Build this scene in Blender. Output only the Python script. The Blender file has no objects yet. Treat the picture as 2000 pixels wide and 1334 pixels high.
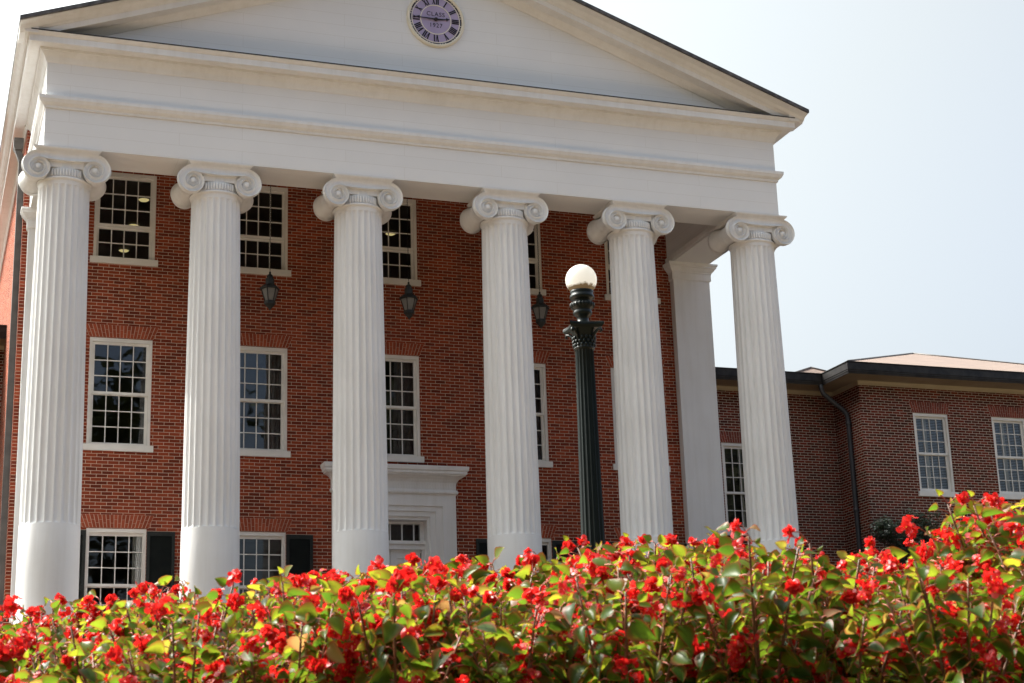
import bpy, math, random
from mathutils import Vector, Matrix, noise as mnoise
R = math.radians
scene = bpy.context.scene
COL = scene.collection

# ------------------------------------------------------------------ camera
cam_d = bpy.data.cameras.new("camera"); cam = bpy.data.objects.new("camera", cam_d); COL.objects.link(cam)
YAW, PITCH, ROLL = R(19.999), R(15.577), R(-1.93)
CAM = Vector((-2.133, -29.013, 0.45))
fw = Vector((math.sin(YAW)*math.cos(PITCH), math.cos(YAW)*math.cos(PITCH), math.sin(PITCH)))
r0 = Vector((math.cos(YAW), -math.sin(YAW), 0)); u0 = r0.cross(fw)
rt = r0*math.cos(ROLL) + u0*math.sin(ROLL); up = -r0*math.sin(ROLL) + u0*math.cos(ROLL)
m = Matrix((rt, up, -fw)).transposed().to_4x4(); m.translation = CAM
cam.matrix_world = m
cam_d.sensor_width = 36.0; cam_d.lens = 58.74; cam_d.clip_start = 0.1; cam_d.clip_end = 2000
cam_d.dof.use_dof = True; cam_d.dof.focus_distance = 27.0; cam_d.dof.aperture_fstop = 12.0
scene.camera = cam

# ------------------------------------------------------------------ world, sun, exposure
SUN_AZ, SUN_EL = R(-50.0), R(51.0)          # azimuth from +Y towards +X
w = bpy.data.worlds.new("World"); scene.world = w; w.use_nodes = True
nt = w.node_tree; nt.nodes.clear()
sky = nt.nodes.new("ShaderNodeTexSky"); sky.sky_type = 'NISHITA'; sky.sun_disc = False
sky.sun_elevation = SUN_EL; sky.sun_rotation = SUN_AZ
sky.air_density = 1.0; sky.dust_density = 10.0; sky.ozone_density = 1.0; sky.altitude = 100
bg = nt.nodes.new("ShaderNodeBackground"); bg.inputs[1].default_value = 0.15
wo = nt.nodes.new("ShaderNodeOutputWorld")
# humid summer air: towards the sun the blue is washed out to a pale white
bw = nt.nodes.new("ShaderNodeRGBToBW"); hz = nt.nodes.new("ShaderNodeMix"); hz.data_type = 'RGBA'; tc_ = nt.nodes.new('ShaderNodeTexCoord'); dt_ = nt.nodes.new('ShaderNodeVectorMath'); dt_.operation = 'DOT_PRODUCT'
dt_.inputs[1].default_value = (math.sin(SUN_AZ)*math.cos(SUN_EL), math.cos(SUN_AZ)*math.cos(SUN_EL), math.sin(SUN_EL))
mr_ = nt.nodes.new('ShaderNodeMapRange'); mr_.inputs[1].default_value = -.15; mr_.inputs[2].default_value = .38; mr_.inputs[3].default_value = 0; mr_.inputs[4].default_value = .78
nt.links.new(tc_.outputs['Generated'], dt_.inputs[0]); nt.links.new(dt_.outputs['Value'], mr_.inputs[0]); nt.links.new(mr_.outputs[0], hz.inputs[0])
tn = nt.nodes.new("ShaderNodeMix"); tn.data_type = 'RGBA'; tn.blend_type = 'MULTIPLY'; tn.inputs[0].default_value = 1.0; tn.inputs[7].default_value = (.96, 1.02, .99, 1)
nt.links.new(sky.outputs[0], bw.inputs[0]); nt.links.new(bw.outputs[0], tn.inputs[6])
nt.links.new(sky.outputs[0], hz.inputs[6]); nt.links.new(tn.outputs[2], hz.inputs[7]); nt.links.new(hz.outputs[2], bg.inputs[0])
nt.links.new(bg.outputs[0], wo.inputs[0])
sd = bpy.data.lights.new("sun", 'SUN'); sd.energy = 2.9; sd.angle = R(0.53); sd.color = (1.0, .94, .85)
sun = bpy.data.objects.new("sun", sd); COL.objects.link(sun)
sdir = Vector((math.sin(SUN_AZ)*math.cos(SUN_EL), math.cos(SUN_AZ)*math.cos(SUN_EL), math.sin(SUN_EL)))
sun.rotation_euler = sdir.to_track_quat('Z', 'Y').to_euler(); sun.location = (0, 0, 60)
scene.view_settings.view_transform = 'Standard'; scene.view_settings.look = 'None'
scene.view_settings.exposure = 1.38; scene.view_settings.gamma = 1.0

# ------------------------------------------------------------------ materials
def mat(name):
    mt = bpy.data.materials.new(name); mt.use_nodes = True
    t = mt.node_tree; t.nodes.clear()
    o = t.nodes.new("ShaderNodeOutputMaterial")
    return mt, t, o
def N(t, typ, **kw):
    n = t.nodes.new(typ)
    for k, v in kw.items(): setattr(n, k, v)
    return n
def principled(t, o, base=(.5,.5,.5), rough=.5, spec=.5, metal=0.0):
    p = N(t, "ShaderNodeBsdfPrincipled")
    p.inputs["Base Color"].default_value = (*base, 1); p.inputs["Roughness"].default_value = rough
    p.inputs["Specular IOR Level"].default_value = spec; p.inputs["Metallic"].default_value = metal
    t.links.new(p.outputs[0], o.inputs[0]); return p
def noise_mix(t, p, c1, c2, scale, detail=4, coord='Position', lo=.35, hi=.65):
    g = N(t, "ShaderNodeNewGeometry"); nz = N(t, "ShaderNodeTexNoise")
    nz.inputs["Scale"].default_value = scale; nz.inputs["Detail"].default_value = detail
    t.links.new(g.outputs["Position"], nz.inputs["Vector"])
    rp = N(t, "ShaderNodeValToRGB"); rp.color_ramp.elements[0].position = lo; rp.color_ramp.elements[1].position = hi
    rp.color_ramp.elements[0].color = (*c1, 1); rp.color_ramp.elements[1].color = (*c2, 1)
    t.links.new(nz.outputs[0], rp.inputs[0]); t.links.new(rp.outputs[0], p.inputs["Base Color"])
    return g, nz, rp
def bump(t, p, src, strength, dist):
    b = N(t, "ShaderNodeBump"); b.inputs["Strength"].default_value = strength; b.inputs["Distance"].default_value = dist
    t.links.new(src, b.inputs["Height"]); t.links.new(b.outputs[0], p.inputs["Normal"]); return b
def simple(name, c1, c2, scale=2.0, rough=.5, spec=.5, metal=0.0, bs=0.0, bd=.002, bscale=40):
    mt, t, o = mat(name); p = principled(t, o, c1, rough, spec, metal)
    g, nz, rp = noise_mix(t, p, c1, c2, scale)
    if bs:
        n2 = N(t, "ShaderNodeTexNoise"); n2.inputs["Scale"].default_value = bscale; n2.inputs["Detail"].default_value = 3
        t.links.new(g.outputs["Position"], n2.inputs["Vector"]); bump(t, p, n2.outputs[0], bs, bd)
    return mt
M = {}
def white_paint():
    # paint with faint rain streaks and grime
    mt, t, o = mat("white_paint"); p = principled(t, o, (.76,.755,.74), .55, .35); g = N(t, "ShaderNodeNewGeometry")
    mp = N(t, "ShaderNodeMapping"); mp.inputs["Scale"].default_value = (7,7,.55); t.links.new(g.outputs["Position"], mp.inputs[0])
    a = N(t, "ShaderNodeTexNoise"); a.inputs["Scale"].default_value = 1; a.inputs["Detail"].default_value = 6; a.inputs["Roughness"].default_value = .6; t.links.new(mp.outputs[0], a.inputs["Vector"])
    ra = N(t, "ShaderNodeValToRGB"); ra.color_ramp.elements[0].position = .28; ra.color_ramp.elements[1].position = .56
    ra.color_ramp.elements[0].color = (.745,.742,.735,1); ra.color_ramp.elements[1].color = (.80,.805,.81,1); t.links.new(a.outputs[0], ra.inputs[0])
    b = N(t, "ShaderNodeTexNoise"); b.inputs["Scale"].default_value = .9; b.inputs["Detail"].default_value = 5; t.links.new(g.outputs["Position"], b.inputs["Vector"])
    rb = N(t, "ShaderNodeValToRGB"); rb.color_ramp.elements[0].position = .3; rb.color_ramp.elements[1].position = .7
    rb.color_ramp.elements[0].color = (.93,.925,.915,1); rb.color_ramp.elements[1].color = (1.01,1.01,1.01,1); t.links.new(b.outputs[0], rb.inputs[0])
    mx = N(t, "ShaderNodeMix", data_type='RGBA', blend_type='MULTIPLY'); mx.inputs[0].default_value = 1
    t.links.new(ra.outputs[0], mx.inputs[6]); t.links.new(rb.outputs[0], mx.inputs[7]); t.links.new(mx.outputs[2], p.inputs["Base Color"])
    c = N(t, "ShaderNodeTexNoise"); c.inputs["Scale"].default_value = 22; c.inputs["Detail"].default_value = 4; t.links.new(g.outputs["Position"], c.inputs["Vector"])
    bump(t, p, c.outputs[0], .3, .004); return mt
M['white'] = white_paint()
M['trim'] = simple("window_paint", (.72,.70,.66), (.79,.775,.735), 3.0, .5, .4)
def board_paint():
    # painted boards: hairline joints with their own places along each course
    mt, t, o = mat("painted_boards"); p = principled(t, o, (.76,.76,.75), .55, .35)
    g = N(t, "ShaderNodeNewGeometry"); sp = N(t, "ShaderNodeSeparateXYZ"); cb = N(t, "ShaderNodeCombineXYZ")
    t.links.new(g.outputs["Position"], sp.inputs[0]); t.links.new(sp.outputs[0], cb.inputs[0]); t.links.new(sp.outputs[2], cb.inputs[1])
    br = N(t, "ShaderNodeTexBrick"); br.inputs["Scale"].default_value = 1; br.inputs["Brick Width"].default_value = 3.1
    br.inputs["Row Height"].default_value = .235; br.inputs["Mortar Size"].default_value = .0035; br.offset = .37
    br.inputs["Color1"].default_value = (.79,.795,.80,1); br.inputs["Color2"].default_value = (.805,.81,.815,1); br.inputs["Mortar"].default_value = (.70,.695,.68,1)
    t.links.new(cb.outputs[0], br.inputs["Vector"])
    nz = N(t, "ShaderNodeTexNoise"); nz.inputs["Scale"].default_value = 1.1; nz.inputs["Detail"].default_value = 5
    t.links.new(g.outputs["Position"], nz.inputs["Vector"])
    mx = N(t, "ShaderNodeMix", data_type='RGBA', blend_type='MULTIPLY'); mx.inputs[0].default_value = 1
    rp = N(t, "ShaderNodeValToRGB"); rp.color_ramp.elements[0].color = (.93,.93,.93,1); rp.color_ramp.elements[1].color = (1.02,1.02,1.02,1)
    t.links.new(nz.outputs[0], rp.inputs[0]); t.links.new(br.outputs[0], mx.inputs[6]); t.links.new(rp.outputs[0], mx.inputs[7])
    t.links.new(mx.outputs[2], p.inputs["Base Color"]); return mt
M['boards'] = board_paint()
def brick_mat(name, c1, c2, c3, mortar, bw, rh, ms):
    mt, t, o = mat(name); p = principled(t, o, c1, .9, .04)
    g = N(t, "ShaderNodeNewGeometry"); sp = N(t, "ShaderNodeSeparateXYZ"); sn = N(t, "ShaderNodeSeparateXYZ")
    t.links.new(g.outputs["Position"], sp.inputs[0]); t.links.new(g.outputs["True Normal"], sn.inputs[0])
    ab = N(t, "ShaderNodeMath", operation='ABSOLUTE'); t.links.new(sn.outputs[0], ab.inputs[0])
    gt = N(t, "ShaderNodeMath", operation='GREATER_THAN'); gt.inputs[1].default_value = .5; t.links.new(ab.outputs[0], gt.inputs[0])
    mu = N(t, "ShaderNodeMix", data_type='FLOAT'); t.links.new(gt.outputs[0], mu.inputs[0]); t.links.new(sp.outputs[0], mu.inputs[2]); t.links.new(sp.outputs[1], mu.inputs[3])
    cb = N(t, "ShaderNodeCombineXYZ"); t.links.new(mu.outputs[0], cb.inputs[0]); t.links.new(sp.outputs[2], cb.inputs[1])
    nz = N(t, "ShaderNodeTexNoise"); nz.inputs["Scale"].default_value = 6; nz.inputs["Detail"].default_value = 2
    t.links.new(g.outputs["Position"], nz.inputs["Vector"])
    sc = N(t, "ShaderNodeVectorMath", operation='SCALE'); sc.inputs["Scale"].default_value = .012; t.links.new(nz.outputs[1], sc.inputs[0])
    ad = N(t, "ShaderNodeVectorMath", operation='ADD'); t.links.new(cb.outputs[0], ad.inputs[0]); t.links.new(sc.outputs[0], ad.inputs[1])
    br = N(t, "ShaderNodeTexBrick"); br.inputs["Scale"].default_value = 1; br.inputs["Brick Width"].default_value = bw
    br.inputs["Row Height"].default_value = rh; br.inputs["Mortar Size"].default_value = ms; br.inputs["Mortar Smooth"].default_value = .15
    br.inputs["Color1"].default_value = (0,0,0,1); br.inputs["Color2"].default_value = (1,1,1,1); br.inputs["Mortar"].default_value = (.5,.5,.5,1)
    t.links.new(ad.outputs[0], br.inputs["Vector"])
    rp = N(t, "ShaderNodeValToRGB"); e = rp.color_ramp.elements
    e[0].color = (*c2, 1); e[1].color = (*c1, 1); e[0].position = .05; e[1].position = .95
    x = e.new(.5); x.color = (*c3, 1)
    t.links.new(br.outputs[0], rp.inputs[0])
    n2 = N(t, "ShaderNodeTexNoise"); n2.inputs["Scale"].default_value = .8; n2.inputs["Detail"].default_value = 8; n2.inputs["Roughness"].default_value = .65
    t.links.new(g.outputs["Position"], n2.inputs["Vector"])
    r2 = N(t, "ShaderNodeValToRGB"); r2.color_ramp.elements[0].position = .3; r2.color_ramp.elements[1].position = .7
    r2.color_ramp.elements[0].color = (.66,.66,.68,1); r2.color_ramp.elements[1].color = (1.16,1.12,1.08,1); t.links.new(n2.outputs[0], r2.inputs[0])
    mx = N(t, "ShaderNodeMix", data_type='RGBA', blend_type='MULTIPLY'); mx.inputs[0].default_value = 1
    t.links.new(rp.outputs[0], mx.inputs[6]); t.links.new(r2.outputs[0], mx.inputs[7])
    mm = N(t, "ShaderNodeMix", data_type='RGBA'); t.links.new(br.outputs["Fac"], mm.inputs[0]); t.links.new(mx.outputs[2], mm.inputs[6]); mm.inputs[7].default_value = (*mortar, 1)
    t.links.new(mm.outputs[2], p.inputs["Base Color"])
    iv = N(t, "ShaderNodeMath", operation='SUBTRACT'); iv.inputs[0].default_value = 1; t.links.new(br.outputs["Fac"], iv.inputs[1])
    bump(t, p, iv.outputs[0], .12, .004); return mt
M['brick'] = brick_mat("red_brick", (.335,.070,.034), (.165,.036,.023), (.255,.051,.027), (.60,.46,.35), .209, .0669, .0046)
M['wingbrick'] = brick_mat("brown_brick", (.190,.040,.025), (.080,.028,.021), (.125,.032,.022), (.50,.42,.345), .215, .0687, .0066)
def voussoir_mat(name, c1, c2):
    mt, t, o = mat(name); p = principled(t, o, c1, .85, .25); g = N(t, "ShaderNodeNewGeometry")
    rp = N(t, "ShaderNodeValToRGB"); rp.color_ramp.elements[0].color = (*c1, 1); rp.color_ramp.elements[1].color = (*c2, 1)
    t.links.new(g.outputs["Random Per Island"], rp.inputs[0]); t.links.new(rp.outputs[0], p.inputs["Base Color"]); return mt
M['vouss'] = voussoir_mat("rubbed_brick", (.25,.052,.026), (.39,.088,.042))
M['wvouss'] = voussoir_mat("rubbed_brown_brick", (.15,.042,.03), (.25,.06,.04))
M['mortar'] = simple("mortar", (.56,.42,.32), (.62,.47,.36), 8, .9, .2)
M['wmortar'] = simple("wing_mortar", (.50,.41,.34), (.56,.46,.38), 8, .9, .2)
M['slate'] = simple("slate_roof", (.05,.05,.055), (.12,.115,.12), 7, .7, .4, bs=.3, bd=.01, bscale=9)
M['flash'] = simple("dark_flashing", (.03,.03,.03), (.05,.048,.045), 3, .5, .5)
M['gutter'] = simple("bronze_gutter", (.020,.019,.020), (.038,.036,.035), 5, .30, .15, bs=.15, bd=.004, bscale=12)
M['pipe'] = simple("painted_pipe", (.075,.066,.062), (.11,.098,.09), 4, .5, .4)
M['darkpipe'] = simple("dark_pipe", (.035,.037,.042), (.05,.052,.058), 4, .4, .5)
M['soffit'] = simple("tan_soffit", (.25,.20,.145), (.29,.235,.175), 2, .6, .3)
M['trimband'] = simple("cream_band", (.44,.38,.26), (.48,.42,.30), 2, .6, .3)
def shingle():
    mt, t, o = mat("pale_shingle"); p = principled(t, o, (.42,.35,.31), .9, .2)
    g = N(t, "ShaderNodeNewGeometry"); sp = N(t, "ShaderNodeSeparateXYZ"); t.links.new(g.outputs["Position"], sp.inputs[0])
    cb = N(t, "ShaderNodeCombineXYZ"); t.links.new(sp.outputs[0], cb.inputs[0]); t.links.new(sp.outputs[2], cb.inputs[1])
    br = N(t, "ShaderNodeTexBrick"); br.inputs["Scale"].default_value = 1; br.inputs["Brick Width"].default_value = .4; br.inputs["Row Height"].default_value = .075
    br.inputs["Mortar Size"].default_value = .011; br.inputs["Color1"].default_value = (.28,.205,.17,1); br.inputs["Color2"].default_value = (.225,.17,.145,1); br.inputs["Mortar"].default_value = (.20,.16,.14,1)
    t.links.new(cb.outputs[0], br.inputs["Vector"]); t.links.new(br.outputs[0], p.inputs["Base Color"]); return mt
M['shingle'] = shingle()
M['shutter'] = simple("black_green_shutter", (.010,.013,.012), (.016,.019,.017), 6, .5, .35)
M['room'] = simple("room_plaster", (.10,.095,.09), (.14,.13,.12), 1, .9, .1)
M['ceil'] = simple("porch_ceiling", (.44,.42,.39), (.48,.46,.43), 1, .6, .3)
M['curtain'] = simple("grey_curtain", (.10,.085,.08), (.16,.14,.13), 6, .9, .1)
M['pale'] = simple("pale_curtain", (.55,.53,.50), (.66,.64,.60), 4, .9, .1)
M['blind'] = simple("blind_slat", (.50,.53,.58), (.62,.65,.70), 4, .5, .3)
M['stone'] = simple("limestone", (.36,.34,.31), (.46,.44,.40), 3, .8, .3, bs=.3, bd=.004)
M['paver'] = simple("brick_paver", (.15,.085,.06), (.22,.13,.095), 4, .85, .2)
M['iron'] = simple("black_iron", (.012,.014,.013), (.03,.034,.03), 9, .5, .4)
M['green'] = simple("dark_green_paint", (.0025,.006,.005), (.005,.010,.0085), 6, .36, .32, bs=.3, bd=.002, bscale=60)
M['milk'] = simple("frosted_pane", (.15,.145,.13), (.20,.19,.175), 5, .35, .5)
M['lav'] = simple("lavender_dial", (.36,.30,.48), (.41,.35,.53), 3, .5, .3)
M['dial'] = simple("cream_ring", (.74,.70,.58), (.78,.74,.63), 3, .5, .3)
M['ink'] = simple("black_numeral", (.012,.010,.016), (.02,.017,.024), 5, .5, .3)
def glass():
    mt, t, o = mat("window_glass")
    tr = N(t, "ShaderNodeBsdfTransparent"); tr.inputs[0].default_value = (.80,.83,.82,1)
    gl = N(t, "ShaderNodeBsdfGlossy"); gl.inputs["Roughness"].default_value = .015; gl.inputs[0].default_value = (1,1,1,1)
    fr = N(t, "ShaderNodeFresnel"); fr.inputs[0].default_value = 1.62
    g = N(t, "ShaderNodeNewGeometry"); nz = N(t, "ShaderNodeTexNoise"); nz.inputs["Scale"].default_value = 2.2; nz.inputs["Detail"].default_value = 1
    t.links.new(g.outputs["Position"], nz.inputs["Vector"])
    b = N(t, "ShaderNodeBump"); b.inputs["Strength"].default_value = .25; b.inputs["Distance"].default_value = .008
    t.links.new(nz.outputs[0], b.inputs["Height"]); t.links.new(b.outputs[0], gl.inputs["Normal"])
    mx = N(t, "ShaderNodeMixShader"); t.links.new(fr.outputs[0], mx.inputs[0]); t.links.new(tr.outputs[0], mx.inputs[1]); t.links.new(gl.outputs[0], mx.inputs[2])
    t.links.new(mx.outputs[0], o.inputs[0]); return mt
M['glass'] = glass()
def lit():
    mt, t, o = mat("lit_lens"); e = N(t, "ShaderNodeEmission"); e.inputs[0].default_value = (1.0,.80,.36,1); e.inputs[1].default_value = .24
    t.links.new(e.outputs[0], o.inputs[0]); return mt
M['lit'] = lit()
def opal():
    # opal glass: a translucent white skin with grime gathered low on the globe
    mt, t, o = mat("opal_glass"); p = N(t, "ShaderNodeBsdfPrincipled"); p.inputs["Roughness"].default_value = .25
    tl = N(t, "ShaderNodeBsdfTranslucent"); mx = N(t, "ShaderNodeMixShader"); mx.inputs[0].default_value = .62
    tc = N(t, "ShaderNodeTexCoord"); sp = N(t, "ShaderNodeSeparateXYZ"); t.links.new(tc.outputs["Generated"], sp.inputs[0])
    nz = N(t, "ShaderNodeTexNoise"); nz.inputs["Scale"].default_value = 9; nz.inputs["Detail"].default_value = 5; t.links.new(tc.outputs["Generated"], nz.inputs["Vector"])
    ma = N(t, "ShaderNodeMath", operation='MULTIPLY_ADD'); ma.inputs[1].default_value = -.22; t.links.new(nz.outputs[0], ma.inputs[0]); t.links.new(sp.outputs[2], ma.inputs[2])
    rp = N(t, "ShaderNodeValToRGB"); rp.color_ramp.elements[0].position = .03; rp.color_ramp.elements[1].position = .12
    rp.color_ramp.elements[0].color = (.16,.11,.06,1); rp.color_ramp.elements[1].color = (.90,.88,.84,1)
    t.links.new(ma.outputs[0], rp.inputs[0]); t.links.new(rp.outputs[0], p.inputs["Base Color"]); t.links.new(rp.outputs[0], tl.inputs[0])
    t.links.new(p.outputs[0], mx.inputs[1]); t.links.new(tl.outputs[0], mx.inputs[2]); t.links.new(mx.outputs[0], o.inputs[0]); return mt
M['opal'] = opal()
def foliage(name, ramp, trans, rough, tw=.5, edge=None, spec=.5):
    mt, t, o = mat(name); p = N(t, "ShaderNodeBsdfPrincipled"); p.inputs["Roughness"].default_value = rough; p.inputs["Specular IOR Level"].default_value = spec
    tl = N(t, "ShaderNodeBsdfTranslucent"); mx = N(t, "ShaderNodeMixShader"); mx.inputs[0].default_value = tw
    g = N(t, "ShaderNodeNewGeometry"); rp = N(t, "ShaderNodeValToRGB"); els = rp.color_ramp.elements
    els[0].position = ramp[0][0]; els[0].color = (*ramp[0][1], 1); els[1].position = ramp[-1][0]; els[1].color = (*ramp[-1][1], 1)
    for q, c in ramp[1:-1]: e = els.new(q); e.color = (*c, 1)
    r2 = N(t, "ShaderNodeValToRGB"); els = r2.color_ramp.elements
    els[0].position = trans[0][0]; els[0].color = (*trans[0][1], 1); els[1].position = trans[-1][0]; els[1].color = (*trans[-1][1], 1)
    for q, c in trans[1:-1]: e = els.new(q); e.color = (*c, 1)
    t.links.new(g.outputs["Random Per Island"], rp.inputs[0]); t.links.new(g.outputs["Random Per Island"], r2.inputs[0])
    s1, s2 = rp.outputs[0], r2.outputs[0]
    if edge:
        at = N(t, "ShaderNodeAttribute", attribute_name="edge")
        for k in (0, 1):
            mm = N(t, "ShaderNodeMix", data_type='RGBA'); t.links.new(at.outputs["Fac"], mm.inputs[0]); t.links.new((s1, s2)[k], mm.inputs[6]); mm.inputs[7].default_value = (*edge, 1)
            if k == 0: s1 = mm.outputs[2]
            else: s2 = mm.outputs[2]
    t.links.new(s1, p.inputs["Base Color"]); t.links.new(s2, tl.inputs[0])
    t.links.new(p.outputs[0], mx.inputs[1]); t.links.new(tl.outputs[0], mx.inputs[2]); t.links.new(mx.outputs[0], o.inputs[0]); return mt
M['leaf'] = foliage("begonia_leaf", [(0,(.024,.062,.010)),(.55,(.052,.115,.014)),(.965,(.10,.16,.02)),(1,(.26,.15,.08))],
                    [(0,(.085,.19,.014)),(.6,(.19,.30,.018)),(.965,(.47,.49,.03)),(1,(.42,.24,.08))], .34, .52, edge=(.30,.06,.025), spec=.16)
M['petal'] = foliage("begonia_petal", [(0,(.46,.008,.010)),(.6,(.64,.016,.016)),(.9,(.70,.05,.05)),(1,(.80,.28,.26))],  # palest last stop paints pinkish highlights into the colour of a few petals
                     [(0,(.75,.012,.012)),(1,(.88,.04,.03))], .4, .45)
M['pollen'] = simple("yellow_stamen", (.75,.42,.02), (.85,.55,.04), 20, .6, .3)
M['cane'] = simple("reddish_cane", (.10,.055,.025), (.20,.075,.035), 25, .45, .4)
M['peduncle'] = simple("pink_stalk", (.42,.10,.07), (.50,.16,.10), 25, .45, .4)
M['evergreen'] = foliage("evergreen_leaf", [(0,(.010,.022,.010)),(1,(.028,.05,.02))], [(0,(.03,.06,.01)),(1,(.06,.10,.02))], .4, .25)
M['oakleaf'] = foliage("oak_leaf", [(0,(.028,.036,.014)),(1,(.055,.062,.024))], [(0,(.04,.05,.01)),(1,(.07,.08,.02))], .6, .25)
M['bark'] = simple("bark", (.07,.055,.04), (.13,.10,.08), 6, .9, .2, bs=.6, bd=.02, bscale=12)
M['grass'] = simple("lawn", (.062,.050,.030), (.105,.078,.048), .9, .95, .1, bs=.5, bd=.03, bscale=14)
M['mulch'] = simple("mulch", (.06,.038,.026), (.16,.11,.08), 22, .95, .1, bs=1, bd=.02, bscale=50)
M['walk'] = simple("tan_walk", (.36,.27,.205), (.43,.33,.25), 1.5, .85, .2)

# ------------------------------------------------------------------ mesh helpers
class MB:
    def __init__(s): s.v=[]; s.f=[]; s.m=[]; s.sm=[]; s.e=[]
    def add(s, vs, fs, mi=0, smooth=False, edge=None):
        b=len(s.v); s.v+=[tuple(x) for x in vs]; s.e+=(edge if edge else [0.0]*len(vs))
        for q in fs: s.f.append(tuple(b+i for i in q)); s.m.append(mi); s.sm.append(smooth)
    def box(s, x0,x1,y0,y1,z0,z1, mi=0):
        s.add([(x0,y0,z0),(x1,y0,z0),(x1,y1,z0),(x0,y1,z0),(x0,y0,z1),(x1,y0,z1),(x1,y1,z1),(x0,y1,z1)],
              [(0,3,2,1),(4,5,6,7),(0,1,5,4),(1,2,6,5),(2,3,7,6),(3,0,4,7)], mi)
    def prism(s, poly, d0, d1, axis='y', mi=0):
        # polygon in the plane across axis, extruded from d0 to d1
        n=len(poly)
        def P(a,b,d): return (a,d,b) if axis=='y' else ((d,a,b) if axis=='x' else (a,b,d))
        vs=[P(a,b,d0) for a,b in poly]+[P(a,b,d1) for a,b in poly]
        fs=[tuple(range(n)),tuple(range(2*n-1,n-1,-1))]+[(i,i+n,(i+1)%n+n,(i+1)%n) for i in range(n)]
        s.add(vs,fs,mi)
    def lathe(s, prof, c=(0,0,0), n=32, mi=0, smooth=True, cap=True, rot=0.0, axis='z'):
        vs=[];fs=[];k=len(prof)
        for i in range(n):
            a=2*math.pi*i/n+rot
            for r,z in prof:
                if axis=='z': vs.append((c[0]+r*math.cos(a),c[1]+r*math.sin(a),c[2]+z))
                else: vs.append((c[0]+r*math.cos(a),c[1]+z,c[2]+r*math.sin(a)))
        for i in range(n):
            j=(i+1)%n
            for q in range(k-1):
                t=(i*k+q,j*k+q,j*k+q+1,i*k+q+1); fs.append(t if axis=='z' else t[::-1])
        if cap:
            t=tuple(i*k for i in range(n)); u=tuple(i*k+k-1 for i in range(n))
            fs+= [t[::-1],u] if axis=='z' else [t,u[::-1]]
        s.add(vs,fs,mi,smooth)
    def tube(s, pts, rad, n=6, mi=0, smooth=True):
        pts=[Vector(p) for p in pts]; rings=[]; vs=[]; fs=[]
        if not hasattr(rad,'__len__'): rad=[rad]*len(pts)
        t0=(pts[1]-pts[0]).normalized(); a=t0.orthogonal().normalized()
        for i,p in enumerate(pts):
            t=((pts[min(i+1,len(pts)-1)]-pts[max(i-1,0)])).normalized()
            a=(a-t*a.dot(t)); a=a.normalized() if a.length>1e-6 else t.orthogonal().normalized(); b=t.cross(a)
            for j in range(n):
                q=2*math.pi*j/n; vs.append(p+(a*math.cos(q)+b*math.sin(q))*rad[i])
        for i in range(len(pts)-1):
            for j in range(n): fs.append((i*n+j,i*n+(j+1)%n,(i+1)*n+(j+1)%n,(i+1)*n+j))
        fs+=[tuple(range(n))[::-1],tuple(range((len(pts)-1)*n,len(pts)*n))]
        s.add(vs,fs,mi,smooth)
    def sweep(s, path, prof, mi=0, closed=False):
        # mitred run of a closed moulding profile [(outward, z)] along a plan path; outward is to the right
        n=len(path);k=len(prof);vs=[];fs=[]
        for i,(x,y) in enumerate(path):
            def dirn(a,b): d=Vector((b[0]-a[0],b[1]-a[1])); d.normalize(); return Vector((d.y,-d.x))
            ns=[]
            if closed or i>0: ns.append(dirn(path[i-1],path[i]))
            if closed or i<n-1: ns.append(dirn(path[i],path[(i+1)%n]))
            nn=ns[0] if len(ns)==1 else (ns[0]+ns[1])/(1+ns[0].dot(ns[1]))
            for o,z in prof: vs.append((x+nn.x*o,y+nn.y*o,z))
        for i in range(n if closed else n-1):
            j=(i+1)%n
            for q in range(k): fs.append((i*k+q,j*k+q,j*k+(q+1)%k,i*k+(q+1)%k))
        if not closed: fs+=[tuple(range(k)),tuple(range((n-1)*k,n*k))[::-1]]
        s.add(vs,fs,mi)
    def build(s, name, mats, parent=None, org=(0,0,0), loc=None, fix=True):
        me=bpy.data.meshes.new(name); ox,oy,oz=org
        me.from_pydata([(x-ox,y-oy,z-oz) for x,y,z in s.v],[],s.f)
        if not isinstance(mats,(list,tuple)): mats=[mats]
        for q in mats: me.materials.append(M[q] if isinstance(q,str) else q)
        me.polygons.foreach_set('material_index',s.m); me.polygons.foreach_set('use_smooth',s.sm)
        if any(s.e):
            at=me.attributes.new('edge','FLOAT','POINT'); at.data.foreach_set('value',s.e)
        me.update()
        if fix:
            import bmesh
            bm=bmesh.new(); bm.from_mesh(me); bmesh.ops.recalc_face_normals(bm,faces=bm.faces); bm.to_mesh(me); bm.free()
        o=bpy.data.objects.new(name,me); COL.objects.link(o)
        if parent: o.parent=parent
        if loc: o.location=loc
        return o
def tag(o, label=None, cat=None, group=None, kind=None):
    if label: o['label']=label
    if cat: o['category']=cat
    if group: o['group']=group
    if kind: o['kind']=kind
    return o
def empty(name, loc, label, cat, group=None):
    o=bpy.data.objects.new(name,None); COL.objects.link(o); o.location=loc; o.empty_display_size=.2
    return tag(o,label,cat,group)
def copy_tree(o, parent=None, loc=None):
    c=o.copy(); COL.objects.link(c); c.parent=parent
    if loc is not None: c.location=loc
    for ch in list(o.children): copy_tree(ch,c)
    return c

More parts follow.
